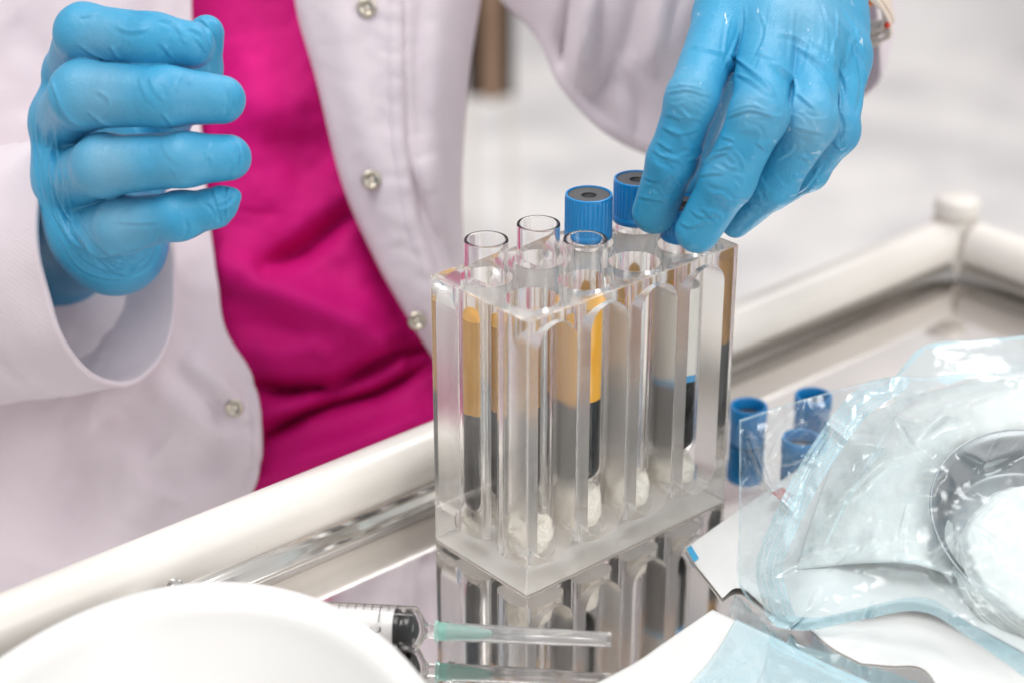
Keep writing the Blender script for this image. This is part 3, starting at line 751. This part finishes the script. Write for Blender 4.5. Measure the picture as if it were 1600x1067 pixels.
def printed(name, quad, m, parent, lift=0.12):
    n = 8; rows = [[quad[0], quad[1]], [quad[3], quad[2]]]
    V, F, x, y = patch(rows, n, n, mode='h'); V2, F2 = thicken(V + [0, 0, lift], F, 0.05)
    return mesh_obj(name, V2, F2, m, parent, origin=V.mean(0))
printed("indicator_mark", [(1072.5, 857, 1.1), (1080, 852, 1.3), (1092, 872, 1.3), (1084, 878, 1.1)], M['ink_blue'], bk)
printed("indicator_mark", [(1204, 770, 11), (1222, 761, 11.5), (1240, 774, 11.5), (1228, 786, 11)], M['ink_red'], bk)

# gauze sheet, steel dish and cotton inside the pouch
gs = [[(1330, 660, 24), (1420, 625, 28), (1520, 600, 30), (1640, 590, 30)], [(1300, 730, 20), (1400, 690, 29), (1500, 665, 32), (1640, 650, 30)],
      [(1270, 810, 14), (1370, 775, 24), (1440, 750, 26), (1500, 720, 24)], [(1245, 890, 6), (1340, 880, 12), (1420, 880, 16), (1490, 900, 12)]]
o, _, _ = sheet("gauze_sheet", gs, M['cotton'], None, 0.8, 60, 80, amp=1.2, nscale=0.014, seed=71)
tag(o, "folded white gauze sheet inside the clear pouch beside the steel dish", "gauze")
dn = np.array([0.10, -0.42, 1.0]); dn /= np.linalg.norm(dn)
dc = Q(1640, 818, 24)
pr = [(0.01, -13.0), (26, -13.0), (31, -11), (35.5, -2), (37.5, 0.2), (38.6, 0.6), (38.9, 0.1), (38.6, -0.5), (37.4, -0.8), (35.8, -3.5), (31.8, -12), (26, -14), (0.01, -14)]
V, F = lathe(cr(np.array(pr), 60).tolist(), 96, dc, dn); tag(mesh_obj("dish", V, F, M['dish_steel'], origin=dc), "round steel dish with a dark inner wall inside the clear pouch", "dish")
cc = Q(1650, 872, 22) - dn * 6
pr = [(0.01, -6)] + [(28.5 + 0.8 * math.sin(i * 1.9), -6 + i * 0.55) for i in range(24)] + [(27, 7.6), (15, 8.6), (0.01, 8.6)]
V, F = lathe(pr, 128, cc, dn); V = np.array(V); rad = V - cc; rad -= np.outer(rad @ dn, dn); rad /= np.linalg.norm(rad, axis=1)[:, None] + 1e-6
V = V + rad * (1.0 * noise(V, 0.16, 81) + 0.5 * noise(V, 0.5, 82))[:, None] + np.outer(0.5 * noise(V, 0.2, 83), dn)
tag(mesh_obj("cotton_pad", V, F, M['cotton'], origin=cc), "stack of white cotton pads with ribbed edge lying in the steel dish", "cotton pad")

# papers under and below the pouch
ws = [[(1262, 980, 0.2), (1340, 945, 0.3), (1450, 925, 0.4), (1540, 970, 0.4), (1660, 1050, 0.4)],
      [(1300, 1012, 0.2), (1360, 1000, 0.3), (1450, 995, 0.4), (1540, 1030, 0.4), (1660, 1120, 0.4)],
      [(1345, 1036, 0.2), (1390, 1040, 0.2), (1440, 1044, 0.2), (1470, 1085, 0.2), (1520, 1190, 0.2)]]
o, _, _ = sheet("paper_sheet", ws, M['paper'], None, 0.3, 40, 60, amp=0.06, nscale=0.015, seed=91)
tag(o, "white paper sheet with a wavy edge sticking out below the clear pouch", "paper")
p2 = empty("peel_pouch", Q(1120, 1040, 0), "opened pouch of white paper and pale blue film nearest the needle cap", "pouch")
pp = [[(1113, 953, 1.2), (1150, 970, 1.8), (1203, 994, 1.2)], [(1040, 1003, 1.5), (1110, 1030, 2.5), (1190, 1050, 1.5)], [(985, 1040, 1.0), (1060, 1080, 2), (1150, 1120, 1)], [(860, 1105, 0.6), (1000, 1150, 1), (1110, 1190, 0.6)]]
o, _, _ = sheet("paper_backing", pp, M['paper'], p2, 0.3, 50, 40, amp=0.3, nscale=0.015, seed=92)
pf = [[(1150, 966, 3.2), (1205, 992, 3.0), (1270, 1025, 2.0), (1380, 1075, 1.0)], [(1110, 1030, 4.5), (1180, 1050, 5), (1260, 1075, 3), (1350, 1110, 1.5)], [(1040, 1110, 4), (1110, 1130, 4.5), (1200, 1150, 3), (1290, 1180, 1.5)]]
o, fx, fy = sheet("film", pf, M['film'], p2, 0.08, 50, 60, amp=0.5, nscale=0.02, seed=93)
sm = np.full(len(fx), 0.6)
for poly, wd, amt in [([(1215, 1000), (1300, 1042), (1390, 1085)], 15, 1.0), ([(1200, 992), (1130, 1050), (1080, 1090)], 12, 0.7)]:
    d, t, s = poly_dist(fx, fy, poly); sm = np.maximum(sm, np.clip((wd - d) / 2, 0, 1) * amt * np.where(np.abs(d - 6) < 1.2, 0.5, 1))
set_attr(o, "seal", sm)

# ================================================================== the person
person = empty("person", P(480, 700, 780) * [1, 1, 0] + [0, 0, FLOOR], "person in white coat over magenta top, blue gloves, one hand holding a tube cap", "person")
# scrub top
scrub_rows = [[(px, py, 790 - 25 * math.cos((px - 470) / 330.0) + zo) for px in (150, 300, 450, 0.5 * (450 + xe), xe)] for py, zo, xe in ((-90, 10, 600), (150, 5, 600), (330, 0, 660), (480, -5, 720), (640, -12, 790), (760, -20, 800), (900, -10, 820))]
scrub_folds = [([(330, 405), (430, 455), (555, 500), (640, 560)], 34, 13), ([(400, 428), (470, 395), (560, 322)], 20, -13), ([(560, 322), (600, 420), (640, 540)], 26, -8),
               ([(385, 600), (450, 612), (520, 607), (620, 552), (690, 540)], 15, -15), ([(400, 690), (480, 645), (585, 615), (690, 560)], 12, -13),
               ([(400, 650), (470, 630), (560, 590)], 14, 7), ([(395, 745), (520, 705), (690, 640)], 22, 9), ([(380, 780), (520, 765), (690, 700)], 14, -8),
               ([(350, 130), (420, 170), (500, 150)], 50, 6), ([(340, 250), (430, 230), (520, 260)], 45, -6), ([(380, 60), (400, 200), (390, 330)], 45, 6), ([(350, 540), (440, 550), (540, 540)], 24, 5)]
V, F, _, _ = patch(scrub_rows, 220, 160, folds=[(a, b, c * 1.1) for a, b, c in scrub_folds], amp=2.5, nscale=0.009, seed=21)
V, F = thicken(V, F, 0.9); mesh_obj("scrub_top", V, F, M['scrub'], person, origin=V.mean(0))

def snap(px, py, Z, parent, r=15, tilt=(0, 0)):
    k = Z / FPX; c = P(px, py, Z); ax = (CAM - c) / np.linalg.norm(CAM - c) + RT * tilt[0] + UP * tilt[1]
    pr = [(0.01, -0.6), (r * k, -0.6), (r * k, 0.3), (r * k * 0.9, 0.9), (r * k * 0.62, 1.0), (r * k * 0.48, 0.5), (r * k * 0.42, -0.1), (r * k * 0.2, 0.1), (0.01, 0.4)]
    V, F = lathe(pr, 36, c, ax); mesh_obj("snap", V, F, M['nickel'], parent, origin=c)
# right coat front (on the right of the picture)
ce = [(455, -90), (470, 20), (500, 125), (540, 285), (592, 405), (640, 490), (690, 570), (760, 690)]
cR = [(760, -90), (742, 20), (727, 125), (716, 285), (722, 405), (740, 490), (770, 570), (840, 690)]
rows = []
for (a, b), (c, d) in zip(ce, cR):
    rows.append([(a, b, 752), (a + 0.06 * (c - a), b, 744), (a + 0.35 * (c - a), b, 738), (a + 0.62 * (c - a), b, 738), (a + 0.85 * (c - a), d, 752), (c, d, 782)])
rng = np.random.RandomState(3)
cf = [([(627, -60), (629, 120), (634, 230), (655, 350), (690, 450), (720, 520)], 6, -2.6), ([(617, -60), (619, 120), (624, 230), (645, 350), (680, 450)], 8, 2.5),
      ([(660, 250), (690, 330), (720, 400)], 18, 6), ([(640, 260), (668, 350), (700, 430)], 12, -4), ([(690, -40), (680, 150), (690, 300)], 26, 5), ([(655, -40), (650, 100), (655, 220)], 14, -3),
      ([(520, -40), (545, 100), (580, 230), (630, 380)], 26, 3.5)]
for i in range(26):                                   # puckers along the placket seam
    yy = -40 + i * 20 + rng.randn() * 5; xx = np.interp(yy, [-60, 120, 230, 350, 450], [624, 626, 631, 652, 687])
    ln = 25 + rng.rand() * 40; cf.append(([(xx - ln, yy - ln * 0.25 + rng.randn() * 6), (xx - ln * 0.4, yy + rng.randn() * 4), (xx - 3, yy + 4)], 8, 0.3 * (1 if i % 2 else -1)))
V, F, x, y = patch(rows, 190, 130, folds=cf, amp=0.8, nscale=0.011, seed=31)
V, F = thicken(V, F, 1.6)
cfr = mesh_obj("coat_front", V, F, M['coat'], person, origin=V.mean(0))
snap(573, 13, 734, cfr, 16); snap(580, 282, 734, cfr, 16); snap(652, 502, 734, cfr, 15)
# left coat front
le = [(292, -90), (300, 60), (312, 200), (325, 340), (338, 440), (352, 520), (392, 590), (404, 660), (402, 730), (385, 785), (372, 830), (360, 900), (350, 1010)]
rows = []
for i, (a, b) in enumerate(le):
    z = 762 - max(0, b - 200) * 0.05
    rows.append([(-160, b, z + 10), (-40, b, z - 12), (90, b, z - 18), (190, b, z - 16), (a - 50, b, z - 6), (a, b, z)])
cl = [([(395, 600), (350, 640), (330, 720), (290, 740)], 26, -4), ([(240, 590), (300, 650), (350, 690), (400, 720)], 24, 6), ([(290, 560), (340, 600), (385, 660)], 20, 5), ([(150, 640), (190, 650), (250, 700)], 30, -6), ([(60, 620), (100, 760), (80, 880)], 60, -6),
      ([(220, 760), (250, 740), (300, 780)], 30, -4), ([(20, 30), (70, 100), (60, 190)], 40, -4), ([(260, 780), (240, 830), (250, 900)], 34, -5), ([(393, 600), (402, 660), (400, 730), (384, 780)], 9, 3)]
for i in range(9):
    yy = 560 + i * 26; cl.append(([(410, yy), (372 + rng.randn() * 6, yy + 8)], 7, 0.6 * (1 if i % 2 else -1)))
V, F, x, y = patch(rows, 170, 120, folds=cl, amp=1.6, nscale=0.008, seed=41)
V, F = thicken(V, F, 1.6)
cfl = mesh_obj("coat_front", V, F, M['coat'], person, origin=V.mean(0))
snap(366, 637, 718, cfl, 15, (-0.1, 0.1))

# sleeve on the left of the picture, opening towards camera right
def ring_tube(rings, n, wall, disp=None):
    V = []
    for r in rings: V += list(r)
    V = np.array(V); F = grid_faces(len(rings), n, wrap=True)
    return V, F
phi, rol = math.radians(20), math.radians(7); RT2 = RT * math.cos(rol) + UP * math.sin(rol); UP2 = UP * math.cos(rol) - RT * math.sin(rol)
aw = RT2 * math.cos(phi) - FW * math.sin(phi); bw = RT2 * math.sin(phi) + FW * math.cos(phi)
C0 = P(174, 404, 686); RS = 200 * 686 / FPX; n = 120; rings = []
for j, s in enumerate(np.concatenate([[0, 1.2, 3], np.linspace(6, 130, 50)])):
    th = np.linspace(0, 2 * math.pi, n, endpoint=False)
    rr = RS * (1 + 0.012 * np.sin(3 * th + 0.5) + 0.006 * np.sin(7 * th)) + s * 0.02
    p = (C0 - aw * s)[None] + np.outer(rr * np.cos(th), bw) + np.outer(rr * np.sin(th), UP2)
    nr = np.outer(np.cos(th), bw) + np.outer(np.sin(th), UP2)
    q = np.stack([s * 0.8 + 0 * th, 30 * np.cos(th), 30 * np.sin(th)], 1)
    h = 1.0 * noise(q, 0.05, 101) + 0.5 * noise(q, 0.12, 102)
    h += -1.0 * np.exp(-((s - 27 - 1.5 * np.sin(2 * th)) / 1.0) ** 2) + 0.35 * np.sin(th * 40 + 3 * np.sin(5 * th)) * np.exp(-((s - 27) / 4.0) ** 2) + 0.5 * np.exp(-(s / 2.0) ** 2)
    rings.append(p + nr * h[:, None])
V, F = ring_tube(rings, n, 1.4); V, F = thicken(V, F, -2.0)
sl = mesh_obj("sleeve", V, F, M['coat'], person, origin=C0)
bm = bmesh.new(); bm.from_mesh(sl.data); bmesh.ops.recalc_face_normals(bm, faces=bm.faces[:]); bm.to_mesh(sl.data); bm.free()

# sleeve on the right of the picture
keys = [  # left end, right end, depth, half depth, how far the near side rises / the far side hangs (px)
 (1105, 252, 1372, 118, 738, 38, 330, 30), (1010, 232, 1380, 100, 742, 42, 330, 34), (940, 195, 1386, 80, 748, 44, 320, 36), (880, 132, 1393, 40, 758, 48, 310, 34), (842, 55, 1398, -20, 770, 52, 300, 32), (790, 0, 1400, -80, 785, 56, 290, 30), (730, -70, 1400, -170, 805, 60, 280, 20), (640, -170, 1380, -290, 830, 64, 260, 10)]
K = cr(np.array(keys, float), 70); n = 140; rings = []
sf = [([(925, -40), (915, 60), (908, 135)], 13, 12), ([(895, -20), (885, 60), (880, 110)], 13, -11), ([(1010, -40), (985, 60), (950, 150)], 20, -5), ([(1040, -40), (1030, 60), (1020, 100)], 18, 8),
      ([(850, 20), (900, 130), (960, 200)], 16, -4), ([(965, 105), (935, 150), (960, 190)], 12, -4), ([(955, 118), (975, 102), (1060, 92)], 5, 2.5), ([(1075, 0), (1060, 60), (1040, 160)], 14, 5), ([(980, 120), (1000, 170), (990, 230)], 14, -5)]
for (x0, y0, x1, y1, z, b, up_, dn_) in K:
    th = np.linspace(0, 2 * math.pi, n, endpoint=False); c, s_ = np.cos(th), np.sin(th)      # s_>0 : near side
    cs = np.sign(c) * np.abs(c) ** 0.9
    px = (x0 + x1) / 2 + (x1 - x0) / 2 * cs; py = (y0 + y1) / 2 + (y1 - y0) / 2 * cs - np.where(s_ > 0, up_ * s_, dn_ * s_)
    Z = z - b * s_
    h = folds_disp(px, py, sf) + 1.2 * noise(np.stack([px, py, Z], 1), 0.013, 111)
    rings.append(P(px, py, Z - h))
V, F = ring_tube(rings, n, 1.4); V, F = thicken(V, F, 1.4)
sr = mesh_obj("sleeve", V, F, M['coat'], person, origin=P(1150, 50, 760))
bm = bmesh.new(); bm.from_mesh(sr.data); bmesh.ops.recalc_face_normals(bm, faces=bm.faces[:]); bm.to_mesh(sr.data); bm.free()

# ------------------------------------------------------------------ gloved hands
def finger_creases(chain, n, seed, ht=(0.25, 0.55), wd=(2.2, 4.2), t0=0.05, t1=0.95):
    rng = np.random.RandomState(seed); A = np.array(chain, float); D = cr(A, 60); out = []
    for i in range(n):
        t = t0 + (t1 - t0) * rng.rand(); k = min(58, max(1, int(t * 59))); c = D[k]; d = D[k + 1] - D[k - 1]; d = d[:2] / (np.hypot(*d[:2]) + 1e-6)
        nrm = np.array([-d[1], d[0]]); off = (rng.rand() - 0.5) * 1.1 * c[3]; ln = c[3] * (0.35 + 0.6 * rng.rand()); sl_ = rng.randn() * 0.35
        dirv = nrm + d * sl_; bow = (rng.rand() - 0.5) * 0.5 * ln
        pts = [c[:2] + nrm * off + dirv * ln * s + d * bow * (1 - (2 * abs(s)) ** 2) for s in (-0.5, -0.2, 0.15, 0.5)]
        out.append((pts, wd[0] + rng.rand() * (wd[1] - wd[0]), (ht[0] + rng.rand() * (ht[1] - ht[0])) * rng.choice([1, 1, -0.8])))
    return out
def crop(f, ox, oy, items):
    return [([(ox + f * a, oy + f * b) for a, b in it[0]], it[1] * 0.72, it[2] * 1.05) for it in items]

# hand on the left
LI = [(112, 108, 652, 40), (132, 52, 616, 45), (240, 64, 606, 42), (299, 71, 606, 37)]
LM = [(98, 190, 654, 46), (131, 149, 612, 53), (262, 151, 600, 46), (346, 156, 602, 38)]
LR = [(112, 285, 656, 48), (162, 259, 614, 48), (290, 250, 602, 41), (357, 247, 604, 36)]
LP = [(140, 365, 656, 48), (192, 352, 622, 43), (280, 338, 610, 37), (336, 325, 608, 29), (352, 314, 607, 21), (366, 306, 606, 9)]
LT = [(190, 330, 690, 50), (250, 200, 684, 42), (312, 110, 655, 34), (322, 52, 646, 28)]
left = dict(palm=[[(112, 112, 655, 36), (170, 330, 680, 60)], [(98, 195, 656, 46), (172, 372, 668, 58)], [(108, 280, 652, 50), (182, 380, 664, 54)], [(138, 366, 652, 54), (186, 380, 656, 54)],
                  [(176, 384, 672, 56), (90, 396, 735, 70), (-120, 396, 835, 84)], [(150, 240, 680, 60), (235, 255, 700, 48)]],
            fingers=[LI, LM, LR, LP, LT], k=(14.0, 6.0, 3.0, 0.8))
lw = crop(0.4497, 0, 0, [
 ([(300, 385), (350, 420), (400, 440)], 4, .6), ([(335, 405), (375, 440)], 3.5, .5), ([(172, 255), (198, 330), (235, 405), (310, 452)], 5, .9), ([(192, 430), (212, 560), (262, 655), (335, 695)], 5, .9),
 ([(140, 330), (132, 450), (155, 600), (205, 760), (300, 900)], 5, .7), ([(166, 430), (163, 560), (195, 700), (262, 830), (350, 905)], 5, .7), ([(185, 470), (185, 600), (225, 720), (300, 830)], 4, .6),
 ([(205, 760), (280, 885), (380, 935), (490, 930), (545, 870)], 4, .7), ([(240, 745), (310, 855), (400, 905), (480, 902), (530, 862)], 4, .6), ([(262, 725), (325, 830), (410, 885), (500, 880)], 3.5, .6),
 ([(280, 790), (350, 870), (440, 890), (530, 850)], 3.5, .6), ([(200, 800), (270, 920), (370, 965), (470, 960)], 4.5, .7), ([(330, 860), (400, 920), (500, 910), (540, 880)], 3.5, .5), ([(300, 880), (380, 950), (480, 945), (545, 890)], 3.5, .5),
 ([(265, 150), (330, 190), (400, 215)], 4, .5), ([(385, 160), (420, 212)], 4, .6), ([(560, 150), (600, 205)], 4, .5), ([(680, 130), (725, 190)], 4, .6), ([(640, 90), (700, 120), (735, 175)], 4, .6),
 ([(275, 62), (350, 45)], 4, .4), ([(430, 30), (490, 42), (525, 42)], 4, .6), ([(540, 60), (600, 80), (640, 130)], 5, .5), ([(400, 90), (450, 110), (520, 100)], 6, .4),
 ([(560, 390), (605, 442)], 4, .6), ([(640, 260), (660, 300)], 4, .4), ([(785, 280), (803, 350), (790, 405)], 4, .6), ([(810, 478), (828, 540), (803, 612)], 4, .7), ([(832, 490), (845, 560), (822, 612)], 4, .6),
 ([(740, 650), (762, 720), (778, 785)], 4, .8), ([(797, 640), (790, 700), (786, 785)], 4, .9), ([(832, 680), (790, 720), (750, 730)], 4, .8), ([(700, 690), (740, 720), (760, 760)], 4, .6),
 ([(640, 840), (700, 800)], 4, .5), ([(380, 770), (480, 775), (560, 770)], 4, .3), ([(370, 880), (430, 860), (540, 850)], 4, .35), ([(330, 310), (380, 350), (370, 410)], 6, .4), ([(690, 60), (720, 90), (740, 150)], 4, .6), ([(745, 70), (765, 120), (765, 200)], 4, .5)])
for i, ch in enumerate((LI[1:], LM[1:], LR[1:], LP[1:])):
    lw += finger_creases(ch, (8, 6, 6, 8)[i], 200 + i, ht=(0.12, 0.35), t0=0.25)
rng = np.random.RandomState(9)
for i in range(22):                                    # fine tension lines over the back of the hand
    a = i / 21; j = rng.randn(4) * 4
    lw.append(([(58 + 40 * a + j[0], 170 + 60 * a), (62 + 45 * a + j[1], 260 + 50 * a), (85 + 50 * a + j[2], 340 + 35 * a), (135 + 60 * a + j[3], 405 + 5 * a)], 2.0 + rng.rand() * 1.6, 0.22 + 0.3 * rng.rand()))
for i in range(10):
    a = i / 9; lw.append(([(110 + 25 * a, 350 + 20 * rng.rand()), (150 + 15 * a, 400 - 8 * a), (195, 428 - 34 * a + rng.randn() * 3), (232, 405 - 28 * a), (246, 376 - 10 * a)], 2.2 + rng.rand(), 0.35 + 0.25 * rng.rand()))
glove_l = build_hand("glove", left, 0.5, lw, [(150, 62, 42, .55), (152, 145, 55, .75), (168, 255, 50, .95), (188, 345, 50, .8), (300, 155, 60, .3), (280, 250, 70, .3)], M['glove'], person, 301)

# hand on the right, index and middle fingertips on the caps
RI = [(1133, 25, 640, 46), (1082, 155, 606, 41), (1051, 250, 617, 38.5), (1022, 331, 632, 35)]
RM = [(1203, 45, 632, 46), (1185, 180, 600, 45), (1138, 280, 608, 41.5), (1090, 361, 620, 35)]
RR = [(1264, 60, 636, 46), (1264, 190, 607, 44), (1205, 285, 622, 40), (1150, 348, 638, 24)]
RP = [(1312, 85, 648, 44), (1306, 205, 624, 36), (1262, 268, 636, 30), (1222, 300, 648, 22)]
RTh = [(1150, 20, 680, 52), (1102, 150, 684, 40), (1080, 235, 668, 34), (1069, 293, 649, 27)]
right = dict(palm=[[(1133, 25, 640, 46), (1165, -140, 690, 62)], [(1203, 45, 632, 46), (1205, -140, 684, 64)], [(1264, 60, 636, 46), (1255, -140, 686, 62)], [(1312, 85, 648, 44), (1290, -140, 694, 58)],
                   [(1228, -140, 690, 80), (1215, -330, 760, 100)], [(1290, 60, 662, 40), (1170, 30, 672, 40)],
                   [(1158, 62, 644, 37), (1236, 98, 636, 38), (1298, 112, 644, 36)]],
             fingers=[RI, RM, RR, RP, RTh], k=(12.0, 5.0, 3.0, 0.7))
rw = crop(0.3935, 960, 0, [
 ([(455, 208), (520, 262), (600, 335), (645, 395)], 5, 1.0), ([(478, 292), (540, 322), (625, 385)], 4.5, .8), ([(600, 238), (680, 290), (722, 350), (705, 440)], 6, 1.1), ([(716, 368), (760, 402), (803, 442)], 4, .8),
 ([(700, 170), (800, 240), (862, 300), (893, 380), (888, 475)], 6, 1.1), ([(760, 150), (850, 222), (912, 312), (934, 420)], 5, .8), ([(880, 60), (940, 150), (987, 260), (993, 380), (962, 485)], 5, .9), ([(900, 18), (960, 120), (1003, 222)], 5, .7),
 ([(850, 90), (902, 200), (925, 300)], 5, .6), ([(440, 215), (468, 275), (472, 335)], 5, .9), ([(640, 130), (720, 150), (800, 200)], 6, .5), ([(300, 180), (380, 200), (450, 215)], 6, .4), ([(560, 210), (640, 240)], 4, .5),
 ([(200, 372), (290, 358), (385, 385)], 4, .6), ([(205, 350), (290, 340), (370, 362)], 3.5, .4), ([(178, 500), (262, 532), (335, 512)], 4, .7), ([(168, 560), (232, 602)], 4, .7), ([(150, 590), (190, 620), (260, 640)], 4, .6), ([(190, 450), (260, 470), (320, 460)], 4, .5),
 ([(438, 470), (540, 438), (655, 472)], 4, .7), ([(445, 450), (540, 420), (640, 450)], 3.5, .5), ([(400, 600), (470, 578)], 4, .7), ([(335, 662), (400, 620), (455, 600)], 4, .8), ([(320, 700), (380, 690), (440, 690)], 4, .5), ([(420, 540), (480, 560)], 4, .5), ([(560, 560), (610, 600)], 4, .6),
 ([(300, 830), (340, 860), (400, 850)], 4, .5), ([(255, 880), (300, 900), (360, 880)], 4, .5), ([(700, 500), (780, 520), (860, 540)], 4, .5), ([(640, 640), (700, 600), (720, 560)], 4, .5), ([(690, 780), (760, 740), (830, 640)], 4, .7), ([(860, 560), (900, 590), (930, 560)], 4, .5),
 ([(890, 420), (920, 500), (900, 560)], 4, .5), ([(290, 640), (330, 620), (350, 580)], 4, .6), ([(110, 700), (170, 720), (220, 700)], 4, .4), ([(90, 780), (150, 790), (210, 800)], 4, .4)])
for i, ch in enumerate((RI, RM, RR, RP)):
    rw += finger_creases(ch, (34, 34, 18, 12)[i], 400 + i, ht=(0.15, 0.42), t0=0.28)
rng = np.random.RandomState(10)
for i in range(16):
    a = rng.rand(); x0 = 1120 + 190 * a; b = rng.randn(3) * 8
    rw.append(([(x0 + 20 + b[0], 0 + 30 * rng.rand()), (x0 + 25 * a + b[1] + 8, 45 + 20 * rng.rand()), (x0 + 25 * a + b[2], 95 + 30 * rng.rand())], 2.2 + 2 * rng.rand(), 0.18 + 0.22 * rng.rand()))
glove_r = build_hand("glove", right, 0.5, rw, [(1262, 200, 42, .8), (1180, 175, 35, .55), (1255, 20, 60, .7), (1075, 145, 35, .5), (1310, 205, 25, .4), (1130, 260, 30, .3)], M['glove_powdered'], person, 501)

# thread bracelet round the wrist
def strand(seed, r, m, wob):
    rng = np.random.RandomState(seed); th = np.linspace(0, 2 * math.pi, 90); ph = rng.rand() * 6
    px = 1245 + (146 + rng.randn() * 3) * np.cos(th); py = -22 + rng.randn() * 12 + 66 * np.cos(th) * 0.75 - 60 * np.sin(th) + wob * np.sin(th * 5 + ph)
    Z = 700 - 30 * np.sin(th) + wob * 0.2 * np.sin(th * 4 + ph)
    return tube_path(P(px, py, Z), r, 6, caps=False)
V, F = merge(*[strand(600 + i, 0.75, None, 5) for i in range(15)])
brc = mesh_obj("bracelet", V, F, M['thread'], person, origin=P(1240, 0, 700))
for (px, py, Z, r, mm, nm) in [(1358, 3, 692, 8, 'thread_orange', "bead"), (1386, 40, 694, 5, 'thread_red', "bead"), (1347, 22, 690, 4, 'thread_red', "bead")]:
    c = P(px, py, Z); rr = r * Z / FPX; V, F = lathe([(max(.01, rr * math.sin(a)), -rr * math.cos(a)) for a in np.linspace(0, math.pi, 14)], 20, c); mesh_obj(nm, V, F, M[mm], brc, origin=c)
